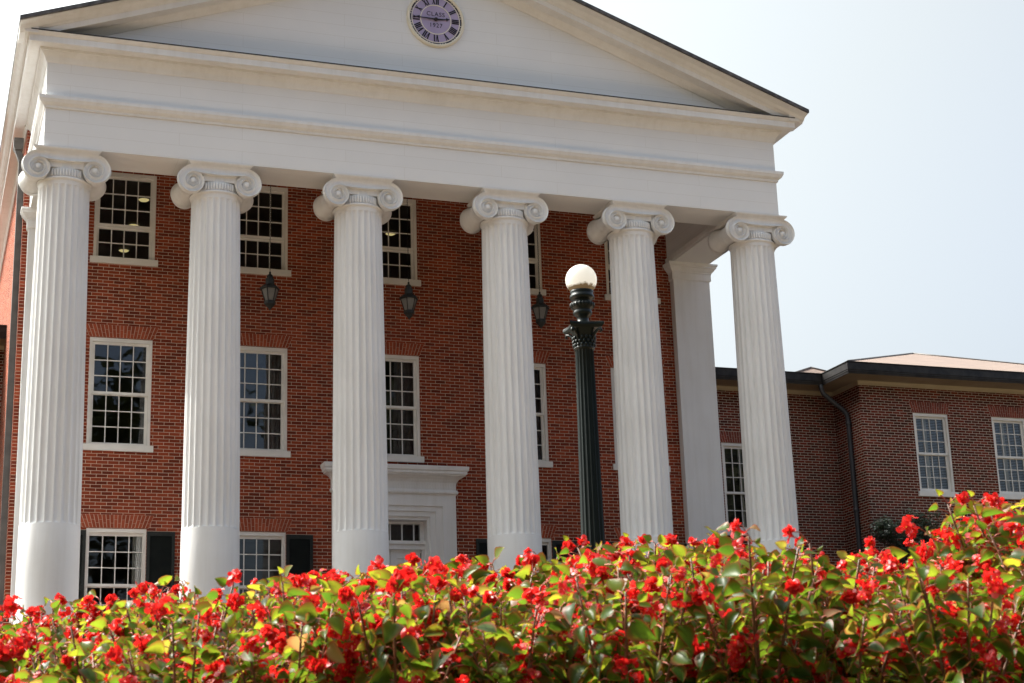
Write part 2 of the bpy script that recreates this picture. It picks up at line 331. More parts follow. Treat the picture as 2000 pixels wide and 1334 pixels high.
# ------------------------------------------------------------------ terrain
VF=Vector((math.sin(YAW),math.cos(YAW))); VR=Vector((math.cos(YAW),-math.sin(YAW)))
def lerp_table(t, x):
    if x<=t[0][0]: return t[0][1]
    for (a,b),(c,d) in zip(t,t[1:]):
        if x<=c: return b+(d-b)*(x-a)/(c-a)
    return t[-1][1]
GT=[(-5,-.9),(0,-.9),(2,-.5),(3.6,.30),(4.2,.55),(6.8,.93),(8.0,.95),(14,1.5),(24,2.5),(30,2.65),(200,2.65)]
def ground_z(x,y):
    d=Vector((x-CAM.x,y-CAM.y)); t=d.dot(VF); s=d.dot(VR)
    z=lerp_table(GT,t)
    k=max(0,1-abs(t-5.6)/4.0)
    return z+(lerp_table([(-3,-.30),(-1.6,-.17),(-1.1,-.085),(-.65,-.06),(-.25,-.045),(.06,0),(.4,.02),(.72,.03),(.95,-.03),(1.12,-.06),(1.27,-.03),(1.43,.06),(1.6,.12),(2,.15)],s*5.2/max(t,3.5)))*k
g=MB(); xs=[-700,-300,-120,-60,-30]+[-16+1.0*i for i in range(54)]+[45,70,130,320,700]; ys=[-700,-300,-140,-70,-45]+[-36+.8*i for i in range(42)]+[6,14,30,70,150,330,700]
g.add([(x,y,ground_z(x,y)) for y in ys for x in xs],[(j*len(xs)+i,j*len(xs)+i+1,(j+1)*len(xs)+i+1,(j+1)*len(xs)+i) for j in range(len(ys)-1) for i in range(len(xs)-1)],0,True)
tag(g.build('ground','grass'),kind='structure')
b=MB(); na,nd=40,16
pv=[]
for i in range(nd+1):
    d=3.9+3.9*i/nd
    for j in range(na+1):
        s=(-.62+1.24*j/na)*d; p=Vector((CAM.x,CAM.y))+VF*d+VR*s
        pv.append((p.x,p.y,ground_z(p.x,p.y)+.03+.03*mnoise.noise(Vector((p.x*3,p.y*3,0)))))
b.add(pv,[(i*(na+1)+j,i*(na+1)+j+1,(i+1)*(na+1)+j+1,(i+1)*(na+1)+j) for i in range(nd) for j in range(na)],0,True)
tag(b.build('soil_bed','mulch'),kind='structure')
wk=MB()
wx=[-26+2*i for i in range(34)]; wy=[-13.0,-11,-9,-7.2]
wk.add([(x,y,ground_z(x,y)+.02) for y in wy for x in wx],[(j*34+i,j*34+i+1,(j+1)*34+i+1,(j+1)*34+i) for j in range(3) for i in range(33)],0,True)
tag(wk.build('walkway','walk'),kind='structure')

# ------------------------------------------------------------------ brick hall with portico
CX=[0,2.712,5.406,8.344,11.038,13.75]; YW=3.08; XL,XR=-.52,14.27; FLOOR=3.06
HO=(6.875,3.08,2.4)
hall=empty('brick_hall',HO,'tall red brick hall with six white ionic columns under a white pediment','building')
def hp(mb,name,mats,parent=None,**k): return mb.build(name,mats,parent or hall,HO,**k)
def wall(mb, axis, at, a0,a1,z0,z1, holes, thick=.32, flip=False):
    # one brick skin with openings and their reveals
    A=sorted(set([a0,a1]+[h[0] for h in holes]+[h[1] for h in holes])); Z=sorted(set([z0,z1]+[h[2] for h in holes]+[h[3] for h in holes]))
    def P(a,d,z): return (a,at+d,z) if axis=='y' else (at+d,a,z)
    for i in range(len(A)-1):
        for j in range(len(Z)-1):
            ca,cz=(A[i]+A[i+1])/2,(Z[j]+Z[j+1])/2
            if any(h[0]<ca<h[1] and h[2]<cz<h[3] for h in holes): continue
            q=[P(A[i],0,Z[j]),P(A[i+1],0,Z[j]),P(A[i+1],0,Z[j+1]),P(A[i],0,Z[j+1])]
            mb.add(q if not flip else q[::-1],[(0,1,2,3)])
            q=[P(A[i],thick,Z[j]),P(A[i],thick,Z[j+1]),P(A[i+1],thick,Z[j+1]),P(A[i+1],thick,Z[j])]
            mb.add(q,[(0,1,2,3)])
    for h in holes:
        for (p,q) in (((h[0],h[2]),(h[0],h[3])),((h[0],h[3]),(h[1],h[3])),((h[1],h[3]),(h[1],h[2])),((h[1],h[2]),(h[0],h[2]))):
            mb.add([P(p[0],0,p[1]),P(q[0],0,q[1]),P(q[0],thick,q[1]),P(p[0],thick,p[1])],[(0,1,2,3)])
WX=[1.432,4.12,6.885,9.69,12.39]; HW=.60; DX=6.90
F3=(11.17,12.98); F2=(7.397,9.525); F1=(3.62,5.785)
holes=[]
for i,x in enumerate(WX):
    holes.append((x-HW,x+HW,*F3)); holes.append((x-HW,x+HW,*F2))
    if i!=2: holes.append((x+.02-.56,x+.02+.56,*F1))
holes.append((DX-1.02,DX+1.02,FLOOR,6.38))
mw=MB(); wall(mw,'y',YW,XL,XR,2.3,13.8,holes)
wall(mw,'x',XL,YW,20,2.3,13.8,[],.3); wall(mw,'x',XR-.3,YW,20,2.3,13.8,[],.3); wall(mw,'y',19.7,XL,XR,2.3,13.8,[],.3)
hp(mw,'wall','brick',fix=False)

# inside: floors, back partition, ceiling
inn=MB()
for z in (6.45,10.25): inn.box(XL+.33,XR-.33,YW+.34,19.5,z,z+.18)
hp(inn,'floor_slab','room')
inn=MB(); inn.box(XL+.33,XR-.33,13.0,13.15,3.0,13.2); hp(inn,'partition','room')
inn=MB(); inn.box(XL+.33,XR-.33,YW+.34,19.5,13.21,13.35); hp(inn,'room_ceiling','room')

# windows ------------------------------------------------------------
def window_mb(zb,zt,hw,gz0,gz1,rail0,rail1,up_rows,lo_rows,cols=4,gw=.492):
    f=MB(); cw=hw-gw
    # casing: outer moulding then sash; local x centred, wall face at y=0
    c=.055
    f.box(-hw,-hw+c,.015,.20,zb,zt); f.box(hw-c,hw,.015,.20,zb,zt); f.box(-hw+c,hw-c,.015,.20,zt-.075,zt)
    f.box(-hw+c,hw-c,.03,.20,zb,zb+.02)
    st=gw
    for (y,z0,z1) in ((.065,rail1-.05,zt-.075),(.105,zb+.02,rail0+.05)):
        f.box(-hw+c,-st,y,y+.04,z0,z1); f.box(st,hw-c,y,y+.04,z0,z1)
    f.box(-st,st,.065,.105,gz1,zt-.075); f.box(-st,st,.062,.105,rail1-.055,rail1)     # upper sash rails
    f.box(-st,st,.107,.147,rail0-.004,rail0+.05); f.box(-st,st,.105,.145,zb+.02,gz0)
    t=.009
    for k in range(1,cols):
        x=-st+2*st*k/cols
        f.box(x-t,x+t,.068,.1,rail1,gz1); f.box(x-t,x+t,.108,.14,gz0,rail0-.004)
    for k in range(1,up_rows):
        z=rail1+(gz1-rail1)*k/up_rows; f.box(-st,st,.0665,.0985,z-t,z+t)
    for k in range(1,lo_rows):
        z=gz0+(rail0-gz0)*k/lo_rows; f.box(-st,st,.1065,.1385,z-t,z+t)
    p=MB()
    p.add([(-st,.088,rail1),(st,.088,rail1),(st,.088,gz1),(-st,.088,gz1)],[(0,1,2,3)])
    p.add([(-st,.128,gz0),(st,.128,gz0),(st,.128,rail0),(-st,.128,rail0)],[(0,1,2,3)])
    s=MB(); s.box(-hw-.06,hw+.06,-.05,.09,zb-.125,zb); 
    return f,p,s
def place_window(parent,org,x,y,args,extra=()):
    f,p,s=window_mb(*args); loc=(x-org[0],y-org[1],-org[2])
    o=f.build('window','trim',parent,loc=loc)
    p.build('pane','glass',o,fix=False); s.build('sill','trim',o)
    for nm,mb,mt in extra: mb.build(nm,mt,o)
    return o
def curtain_mb(x0,x1,z0,z1,y=.30,amp=.02,folds=5):
    mb=MB(); n=folds*8; vs=[]
    for i in range(n+1):
        x=x0+(x1-x0)*i/n; d=y+amp*math.sin(i*2*math.pi/8)+.008*math.sin(i*1.3)
        vs+=[(x,d,z0),(x,d,z1)]
    mb.add(vs,[(2*i,2*i+2,2*i+3,2*i+1) for i in range(n)],0,True); return mb
W3=(F3[0],F3[1],HW,11.227,12.856,11.802,11.90,3,2)
W2=(F2[0],F2[1],HW,7.46,9.40,8.40,8.46,3,3)
W1=(F1[0],F1[1],.56,3.70,5.65,4.68,4.745,3,3)
w3=place_window(hall,HO,WX[0],YW,W3); w2=place_window(hall,HO,WX[0],YW,W2)
w1=place_window(hall,HO,WX[0]+.02,YW,W1,[('curtain',curtain_mb(.34,.54,3.65,5.75,.28),'pale')])
for i,x in enumerate(WX[1:],1):
    copy_tree(w3,hall,(x-HO[0],YW-HO[1],-HO[2]))
    c2=copy_tree(w2,hall,(x-HO[0],YW-HO[1],-HO[2]))
    if i in (1,2,3): curtain_mb(.20,.58,7.4,9.5,.30).build('curtain','curtain',c2)
    if i!=2:
        c1=w1.copy(); COL.objects.link(c1); c1.parent=hall; c1.location=(x+.02-HO[0],YW-HO[1],-HO[2])
        for ch in w1.children:
            if not ch.name.startswith('curtain'):
                q=ch.copy(); COL.objects.link(q); q.parent=c1
# flat arches
def flat_arch(hw,z0,h,spread,n,mi=(0,1)):
    mb=MB(); mb.prism([(-hw,z0),(hw,z0),(hw+spread,z0+h),(-hw-spread,z0+h)],-.003,.05,'y',1)
    g=.0055
    for i in range(n):
        a0=-1+2*i/n; a1=-1+2*(i+1)/n
        cut=.62 if i%2 else .36
        for (t0,t1) in ((0,cut),(cut,1)):
            def X(a,t): return a*(hw+spread*t)
            za,zb=z0+h*t0+g*.5,z0+h*t1-g*.5
            mb.prism([(X(a0,t0)+g,za),(X(a1,t0)-g,za),(X(a1,t1)-g,zb),(X(a0,t1)+g,zb)],-.008,.03,'y',0)
    return mb
fa2=flat_arch(.615,9.535,.25,.10,19).build('flat_arch',['vouss','mortar'],hall,loc=(WX[0]-HO[0],YW-HO[1],-HO[2]))
fa1=flat_arch(.615,5.795,.25,.10,19).build('flat_arch',['vouss','mortar'],hall,loc=(WX[0]-HO[0],YW-HO[1],-HO[2]))
for i,x in enumerate(WX[1:],1):
    c=fa2.copy(); COL.objects.link(c); c.location.x=x-HO[0]
    if i!=2: c=fa1.copy(); COL.objects.link(c); c.location.x=x-HO[0]
# shutters
sh=MB(); SW=.53; z0,z1=3.66,5.735
sh.box(0,SW,-.05,-.012,z0,z0+.09); sh.box(0,SW,-.05,-.012,z1-.08,z1); sh.box(0,.06,-.05,-.012,z0+.09,z1-.08); sh.box(SW-.06,SW,-.05,-.012,z0+.09,z1-.08); sh.box(.06,SW-.06,-.05,-.012,4.62,4.70)
k=0; z=z0+.10
while z<z1-.10:
    if not 4.58<z<4.70: sh.add([(.06,-.046,z),(SW-.06,-.046,z),(SW-.06,-.018,z+.038),(.06,-.018,z+.038)],[(0,1,2,3)])
    z+=.036
sh.add([(.06,-.016,z0+.09),(SW-.06,-.016,z0+.09),(SW-.06,-.016,z1-.08),(.06,-.016,z1-.08)],[(0,1,2,3)])
s0=None
for i,x in enumerate(WX):
    if i==2: continue
    for side in (-1,1):
        px=x+.584 if side>0 else x-.544-SW
        loc=(px-HO[0],YW-HO[1],-HO[2])
        if s0 is None: s0=sh.build('shutter','shutter',hall,loc=loc)
        else:
            c=s0.copy(); COL.objects.link(c); c.location=loc

# entrance ------------------------------------------------------------
ds=MB(); yb=YW-.10
ds.box(DX-1.28,DX-1.0,yb,YW+.06,FLOOR,6.62); ds.box(DX+1.0,DX+1.28,yb,YW+.06,FLOOR,6.62); ds.box(DX-1.0,DX+1.0,yb,YW+.06,6.37,6.62)
for d,(xi,zt,yf_) in enumerate(((1.0,6.37,yb+.035),(.86,6.265,yb+.07))):
    xo=xi; xn=(.86,.75)[d]; zn=(6.265,6.165)[d]
    ds.box(DX-xo,DX-xn,yf_,YW+.2,FLOOR,zt); ds.box(DX+xn,DX+xo,yf_,YW+.2,FLOOR,zt); ds.box(DX-xn,DX+xn,yf_,YW+.2,zn,zt)
# reveal lining, transom frame
ds.box(DX-.75,DX-.70,YW+.02,YW+.42,FLOOR,6.165); ds.box(DX+.70,DX+.75,YW+.02,YW+.42,FLOOR,6.165); ds.box(DX-.70,DX+.70,YW+.02,YW+.42,6.10,6.165)
ds.box(DX-.70,DX-.62,YW+.28,YW+.40,5.53,6.10); ds.box(DX+.62,DX+.70,YW+.28,YW+.40,5.53,6.10); ds.box(DX-.62,DX+.62,YW+.28,YW+.40,6.055,6.10)
ds.box(DX-.70,DX+.70,YW+.20,YW+.40,5.53,5.66); ds.box(DX-.70,DX+.70,YW+.16,YW+.19,5.63,5.70); ds.box(DX-.70,DX-.64,YW+.24,YW+.40,FLOOR,5.53); ds.box(DX+.64,DX+.70,YW+.24,YW+.40,FLOOR,5.53)
for k in range(-2,3): ds.box(DX+k*.248-.011 if abs(k)<3 else 0,DX+k*.248+.011,YW+.29,YW+.33,5.66,6.055)
dso=hp(ds,'door_surround','white')
dc=MB()
pr=[(-.05,6.62),(.04,6.62),(.05,6.66),(.02,6.70),(.0,6.71),(.005,6.78),(.02,6.85),(.06,6.91),(.12,6.955),(.17,6.975),(.17,7.005),(.20,7.005),(.20,7.055),(.225,7.075),(.235,7.14),(.225,7.16),(-.05,7.16)]
dc.sweep([(DX-1.275,YW+.05),(DX-1.275,yb-.005),(DX+1.275,yb-.005),(DX+1.275,YW+.05)],pr)
dc.box(DX-1.3,DX+1.3,yb+.03,YW+.05,6.60,7.15)
for k in range(41):
    x=DX-1.26+2.52*k/40; dc.box(x-.012,x+.012,yb-.062,yb-.02,6.628,6.66)
for k in range(46):
    x=DX-1.25+2.5*k/45
    dc.prism([(yb-.006,6.72),(yb-.020,6.72),(yb-.032,6.85),(yb-.078,6.915),(yb-.13,6.958),(yb-.11,6.965),(yb-.05,6.92),(yb-.006,6.85)],x-.010,x+.010,'x')
dc.build('cornice','white',dso,HO)
tp=MB(); tp.add([(DX-.62,YW+.31,5.66),(DX+.62,YW+.31,5.66),(DX+.62,YW+.31,6.055),(DX-.62,YW+.31,6.055)],[(0,1,2,3)]); tp.build('transom_pane','glass',dso,HO,fix=False)
def door_leaf(side):
    d=MB(); x0,x1=(DX+.004,DX+.64) if side>0 else (DX-.64,DX-.004); y=YW+.30
    ps=[(3.30,4.05),(4.20,4.55),(4.68,5.36)]
    d.box(x0,x1,y+.022,y+.05,FLOOR,5.53)
    d.box(x0,x0+.13,y,y+.022,FLOOR,5.53); d.box(x1-.13,x1,y,y+.022,FLOOR,5.53)
    zz=FLOOR
    for a,b_ in ps+[(5.53,5.53)]:
        d.box(x0+.13,x1-.13,y,y+.022,zz,a); zz=b_
    for a,b_ in ps: d.box(x0+.19,x1-.19,y+.008,y+.023,a+.06,b_-.06)
    o=hp(d,'door','white')
    for z in (3.5,4.4,5.35):
        h=MB(); h.box(x1-.012 if side>0 else x0-.012,x1+.012 if side>0 else x0+.012,y-.02,y-.002,z,z+.12); h.build('hinge','iron',o,HO)
    k_=MB(); k_.lathe([(.0,-.06),(.03,-.05),(.033,-.03),(.012,-.015),(.02,0)],(x0+.07 if side>0 else x1-.07,y,4.12),12,axis='y'); k_.build('handle','iron',o,HO)
door_leaf(1); door_leaf(-1)

# portico podium & steps ------------------------------------------------
pf=MB(); pf.box(-1.1,14.85,-1.15,YW-.004,2.0,FLOOR); hp(pf,'porch_floor','paver')
st=MB()
for k in range(4): st.box(4.2,9.6,-1.15-.34*(4-k)-.001,-1.15-.34*(3-k)-.001,1.9,FLOOR-.15*(4-k)+.005)
hp(st,'steps','stone')

# columns ---------------------------------------------------------------
ZR=5.266
def shaft_mb():
    mb=MB(); NF=24; S_=8; n=NF*S_
    def rad(z): t=(z-ZR)/(11.3-ZR); return .502-.056*t**1.35
    zs=[(ZR+.002,0),(ZR+.02,.55),(ZR+.05,1)]+[(ZR+.05+(11.23-ZR-.05)*i/12,1) for i in range(1,13)]+[(11.28,.6),(11.305,0)]
    vs=[];fs=[]
    for z,dp in zs:
        r=rad(z)
        for i in range(n):
            a=2*math.pi*(i+.5)/n; q=(i%S_+.5)/S_
            c=0 if q<.11 or q>.89 else math.sqrt(max(0,1-((q-.5)/.39)**2))
            rr=r-.034*dp*c; vs.append((rr*math.cos(a),rr*math.sin(a),z))
    for k in range(len(zs)-1):
        for i in range(n): fs.append((k*n+i,k*n+(i+1)%n,(k+1)*n+(i+1)%n,(k+1)*n+i))
    mb.add(vs,fs,0,True)
    mb.lathe([(.515,3.44),(.510,4.4),(.505,ZR-.012),(.502,ZR+.0)],n=96,cap=False)
    mb.lathe([(.40,ZR+.0005),(.502,ZR+.0005)],n=96,cap=False)
    mb.lathe([(.446,11.305),(.447,11.36),(.452,11.385),(.470,11.392),(.478,11.412),(.470,11.434),(.455,11.44)],n=64,cap=False)
    return mb
def volute_grid(mb, cx, cz, y, sgn, out):
    # spiral relief: out=-1 faces -Y, +1 faces +Y; sgn=-1 left scroll, +1 right scroll
    gfac=.56; R0=.302; NA=96; NR=40; vs=[];fs=[]
    def rk(th,k): return R0*gfac**((th/(2*math.pi))+k)
    for i in range(NA+1):
        th=2*math.pi*i/NA                       # th measured from the top, running outward and down
        Rm=rk(th,0)
        for j in range(NR+1):
            rho=Rm*(j/NR)**.85
            h=0.0
            if rho<.05: h=.026*math.sqrt(max(0,1-(rho/.052)**2))+.004
            else:
                kf=math.log(rho/R0)/math.log(gfac)-th/(2*math.pi)   # 0 at the rim, grows inward
                fr=kf-math.floor(kf+1e-6); fr=min(max(fr,0),1)
                e=min(fr,1-fr)
                h=.036*max(0,1-e/.15)**.5 if e<.15 else 0
                h-=.032*math.sin(math.pi*fr)
                fade=min(1,(rho-.045)/.03); h*=fade
            a=math.pi/2+sgn*(-th) if sgn>0 else math.pi/2+th
            vs.append((cx+rho*math.cos(a),y+out*h,cz+rho*math.sin(a)))
    for i in range(NA):
        for j in range(NR):
            fs.append((i*(NR+1)+j,i*(NR+1)+j+1,(i+1)*(NR+1)+j+1,(i+1)*(NR+1)+j))
    mb.add(vs,fs,0,True)
    # rim going back to the plate
    rim=[vs[i*(NR+1)+NR] for i in range(NA+1)]
    b=[(x,y-out*.10,z) for x,_,z in rim]
    mb.add(rim+b,[(i,i+1,NA+2+i,NA+1+i) for i in range(NA)],0,True)
def capital_mb():
    mb=MB(); ez=11.584; ex=.488; yv=.452
    for out in (-1,1):
        for sg in (-1,1): volute_grid(mb,sg*ex,ez,out*yv,sg,out)
        # the band joining both scrolls, hollowed with raised edges, sagging below
        NX,NZ=24,18; vs=[]
        for i in range(NX+1):
            u=-1+2*i/NX; x=u*ex; sag=.030*(1-u*u)
            zt=ez+.302; zb=ez+.302*.56-sag
            for j in range(NZ+1):
                q=j/NZ; e=min(q,1-q)
                h=(.036*max(0,1-e/.15)**.5 if e<.15 else 0)-.032*math.sin(math.pi*q)
                vs.append((x,out*(yv+h),zb+(zt-zb)*q))
        mb.add(vs,[(i*(NZ+1)+j,(i+1)*(NZ+1)+j,(i+1)*(NZ+1)+j+1,i*(NZ+1)+j+1) for i in range(NX) for j in range(NZ)],0,True)
        bt=[vs[i*(NZ+1)] for i in range(NX+1)]
        mb.add(bt+[(x,out*.30,z) for x,_,z in bt],[(i,i+1,NX+2+i,NX+1+i) for i in range(NX)])
        # egg and dart
        for k in range(-5,6):
            a=math.pi/2*out+k*R(6.6); x,y=.438*math.cos(a),.438*math.sin(a)
            mb.lathe([(.010,-.058),(.019,-.052),(.023,-.03),(.0235,.02),(.022,.075),(.010,.08)],(x,y,11.51),10)
    # bolsters: hourglass rolls running front to back, ribbed towards the waist
    for sg in (-1,1):
        cx=sg*(ex+.036); cz=ez+.028; prof=[]
        for k in range(41):
            t=-1+2*k/40; r=.165+.088*abs(t)**1.6
            if .12<abs(t)<.52: r+=.007*abs(math.sin((abs(t)-.12)/.40*math.pi*4))
            if abs(t)<.07: r+=.014
            prof.append((r,t*(yv-.05)))
        mb.lathe(prof,(cx,0,cz),40,axis='y')
    mb.lathe([(.40,11.40),(.447,11.442),(.440,11.452),(.428,11.47),(.428,11.60),(.41,11.62),(.40,11.88)],n=48,cap=False)
    mb.box(-.45,.45,-.40,.40,11.62,11.885)
    # abacus
    ap=[(-.1,11.884),(.03,11.884),(.045,11.905),(.062,11.918),(.075,11.935),(.08,11.958),(-.1,11.9595)]
    mb.sweep([(-.505,.445),(-.505,-.445),(.505,-.445),(.505,.445)],ap,closed=True)
    mb.box(-.44,.44,-.38,.38,11.886,11.955)
    return mb
sm=shaft_mb(); cm=capital_mb()
bm_=MB(); bm_.lathe([(.52,3.20),(.63,3.22),(.655,3.26),(.63,3.305),(.565,3.315),(.545,3.345),(.56,3.375),(.595,3.385),(.61,3.41),(.59,3.44),(.50,3.442)],n=64,cap=False); bm_.box(-.67,.67,-.67,.67,FLOOR,3.20)
c0=sm.build('column','white',hall,loc=(CX[0]-HO[0],-HO[1],-HO[2]))
cm.build('capital','white',c0); bm_.build('base','white',c0)
for x in CX[1:]: copy_tree(c0,hall,(x-HO[0],-HO[1],-HO[2]))
# antae
def anta(cx):
    a=MB(); a.box(cx-.44,cx+.44,2.89,YW+.001,FLOOR,11.70)
    o=hp(a,'pilaster','white'); c=MB()
    pr=[(-.1,11.58),(.012,11.58),(.03,11.60),(.03,11.735),(.03,11.74),(.045,11.755),(.045,11.775),(.075,11.80),(.11,11.855),(.13,11.865),(.13,11.895),(.155,11.92),(.155,11.9605),(-.1,11.9605)]
    c.sweep([(cx-.44,YW+.02),(cx-.44,2.89),(cx+.44,2.89),(cx+.44,YW+.02)],pr); c.build('capital','white',o,HO)
    b_=MB(); b_.sweep([(cx-.44,YW+.02),(cx-.44,2.89),(cx+.44,2.89),(cx+.44,YW+.02)],[(-.1,FLOOR),(.08,FLOOR),(.08,3.25),(.05,3.30),(.02,3.36),(-.1,3.37)]); b_.build('base','white',o,HO)
anta(0.015); anta(13.765)

# entablature, cornices, pediment ----------------------------------------
A=.416; YF=-.483; YE=YW-.002; PATH=[(-A,YE),(-A,YF),(13.75+A,YF),(13.75+A,YE)]
en=MB(); en.sweep(PATH,[(0,11.962),(0,13.79),(-.88,13.79),(-.88,11.962)]); eo=hp(en,'entablature','boards')
ta=MB(); ta.sweep(PATH,[(-.05,12.69),(.028,12.69),(.036,12.735),(.05,12.742),(.09,12.775),(.112,12.82),(.122,12.832),(.124,12.894),(-.05,12.905)]); ta.build('moulding','white',eo,HO)
sf=MB(); sf.sweep([(-A+.88,YE),(-A+.88,YF+.88),(13.75+A-.88,YF+.88),(13.75+A-.88,YE)],[(-.0,11.985),(-.0,12.10),(-.05,12.10),(-.035,12.02),(-.02,11.985)]); sf.build('inner_moulding','white',eo,HO)
ce=MB(); ce.box(.3,13.45,.2,YW-.003,13.30,13.36); hp(ce,'porch_ceiling','ceil')
co=MB()
LONG=[(-A,20),(-A,YF),(13.75+A,YF),(13.75+A,20)]
co.sweep(PATH,[(-.05,13.57),(.012,13.57),(.03,13.60),(.055,13.665),(.10,13.72),(.115,13.745),(.14,13.752),(.14,13.803),(-.05,13.803)])
co.sweep(LONG,[(-.3,13.80),(.30,13.80),(.30,13.806),(.347,13.80),(.347,13.915),(.36,13.92),(.385,13.945),(.41,13.975),(.41,13.985),(-.3,13.985)])
for sx,sg in ((-A,-1),(13.75+A,1)):
    p=[(sx,20),(sx,-.895)] if sg<0 else [(sx,-.895),(sx,20)]
    co.sweep(p,[(.2,13.93),(.395,13.93),(.44,13.965),(.47,14.01),(.505,14.028),(.525,14.034),(.525,14.052),(.2,14.06)])
for sg,xw in ((-1,XL),(1,XR)):
    p=[(xw,20),(xw,YW-.01)] if sg<0 else [(xw,YW-.01),(xw,20)]
    co.sweep(p,[(-.02,13.70),(.02,13.70),(.05,13.76),(.06,13.802),(-.02,13.802)])
cor=hp(co,'cornice','white')
fl=MB(); fl.box(-.74,14.49,-.905,-.45,13.986,14.004); fl.build('flashing','flash',cor,HO)
# gable: slope .36 from the eave tips
SL=.36; XT0=-.95; XT1=14.70; ZT=14.11; XA=6.875; ZA=ZT+(XA-XT0)*SL
def rake(mb,poly,x_start=XT0,mi=0):
    n=len(poly); vs=[]
    for x,z in ((x_start,ZT+(x_start-XT0)*SL),(XA,ZA),(13.75-x_start,ZT+(x_start-XT0)*SL)):
        for y,dz in poly: vs.append((x,y,z+dz))
    fs=[(k*n+i,k*n+(i+1)%n,(k+1)*n+(i+1)%n,(k+1)*n+i) for k in range(2) for i in range(n)]
    fs+=[tuple(range(n)),tuple(range(2*n,3*n))[::-1]]
    mb.add(vs,fs,mi)
rk=MB()
rake(rk,[(-.40,-.317),(-.826,-.317),(-.826,-.205),(-.40,-.205)],-.76)
rake(rk,[(-.40,-.204),(-.84,-.204),(-.86,-.185),(-.90,-.168),(-.955,-.115),(-1.02,-.10),(-1.07,-.092),(-1.085,-.088),(-1.085,-.071),(-.40,-.071)],XT0+.012)
rake(rk,[(-.40,-.43),(-.47,-.43),(-.50,-.40),(-.56,-.345),(-.60,-.318),(-.40,-.318)],-.3)
hp(rk,'raking_cornice','white')
ro=MB(); rake(ro,[(-1.13,-.07),(-1.13,0),(20.5,0),(20.5,-.07)],XT0)
hp(ro,'roof','slate')
ty=MB(); ty.prism([(-.3,13.9),(14.05,13.9),(XA,ZA-.3)],-.445,-.40,'y'); ty.box(.1,13.65,-.462,-.44,13.99,14.235)
hp(ty,'tympanum','boards')
# downspout at the left corner
dp=MB(); dp.box(XL-.135,XL-.012,3.14,3.26,2.4,13.05)
dp.prism([(XL-.135,13.05),(XL-.012,13.05),(XL-.09,13.28),(XL-.22,13.28)],3.14,3.26,'y')
dpo=hp(dp,'downspout','pipe')
lh=MB(); lh.prism([(XL-.22,13.28),(XL-.09,13.28),(XL-.06,13.34),(XL-.06,13.52),(XL-.25,13.52),(XL-.25,13.34)],3.08,3.32,'y'); lh.build('leader_head','pipe',dpo,HO)

# ------------------------------------------------------------------ clock on the gable
KO=(6.89,-.445,15.40)
clk=empty('wall_clock',KO,'round lavender clock with black roman numerals set in the white gable','clock')
def disc(r,y0,y1,n=72): mb=MB(); mb.lathe([(0.0,y1),(r,y1),(r,y0)],(0,0,0),n,axis='y',smooth=False,cap=False); return mb
def ring(r0_,r1,y0,y1,n=72): mb=MB(); mb.lathe([(r0_,y0),(r0_,y1),(r1,y1),(r1,y0)],(0,0,0),n,axis='y',smooth=False,cap=False); return mb
disc(.55,0,-.02).build('dial','lav',clk)
rm=MB(); rm.lathe([(.53,-.02),(.535,-.05),(.55,-.062),(.575,-.055),(.592,-.03),(.595,0)],(0,0,0),72,axis='y',cap=False); rm.build('rim','dial',clk)
ring(.302,.318,-.021,-.027).build('inner_ring','dial',clk)
ring(.482,.496,-.021,-.027).build('outer_ring','dial',clk)
tk=MB(); ringm=ring(.505,.531,-.021,-.0235); tk=ringm
dt=tk
for k in range(60):
    a=2*math.pi*(k+.5)/60; 
    if k%5==4 or k%5==0: continue
    c,s_=math.cos(a),math.sin(a)
    def P(r,t): return (r*c-t*s_,-.0255,r*s_+t*c)
    dt.add([P(.509,-.009),P(.527,-.009),P(.527,.009),P(.509,.009)],[(0,1,2,3)],1)
dt.build('minute_band',['ink','dial'],clk,fix=False)
ROM=['XII','I','II','III','IIII','V','VI','VII','VIII','IX','X','XI']
for h,txt in enumerate(ROM):
    mb=MB(); a=math.pi/2-h*math.pi/6; c,s_=math.cos(a),math.sin(a); wd={'I':.036,'V':.075,'X':.08}
    tot=sum(wd[q] for q in txt); u=-tot/2; r0_,r1=.328,.474
    def Q(uu,rr): return (rr*c+uu*s_, rr*s_-uu*c)
    def bar(u0,u1,w_,zz=0):
        pts=[Q(u0-w_/2,r0_),Q(u0+w_/2,r0_),Q(u1+w_/2,r1),Q(u1-w_/2,r1)]
        mb.add([(x,-.0275-zz,z) for x,z in pts],[(0,1,2,3)])
    for q in txt:
        if q=='I': bar(u+.018,u+.018,.026)
        elif q=='V': bar(u+.037,u+.014,.026); bar(u+.037,u+.062,.012,.001)
        else: bar(u+.064,u+.014,.026); bar(u+.014,u+.064,.012,.001)
        u+=wd[q]
    mb.build('numeral','ink',clk,fix=False)
def lettering(txt,size,z):
    cu=bpy.data.curves.new('lettering','FONT'); cu.body=txt; cu.size=size; cu.align_x='CENTER'; cu.align_y='CENTER'; cu.extrude=.002; cu.space_character=1.12
    to=bpy.data.objects.new('tmp',cu); COL.objects.link(to); bpy.context.view_layer.update()
    me=bpy.data.meshes.new_from_object(to.evaluated_get(bpy.context.evaluated_depsgraph_get())); bpy.data.objects.remove(to)
    me.transform(Matrix.Rotation(math.pi/2,4,'X')); me.materials.clear(); me.materials.append(M['ink'])
    o=bpy.data.objects.new('lettering',me); COL.objects.link(o); o.parent=clk; o.location=(0,-.023,z)
lettering('CLASS',.125,.115); lettering('1927',.125,-.125)
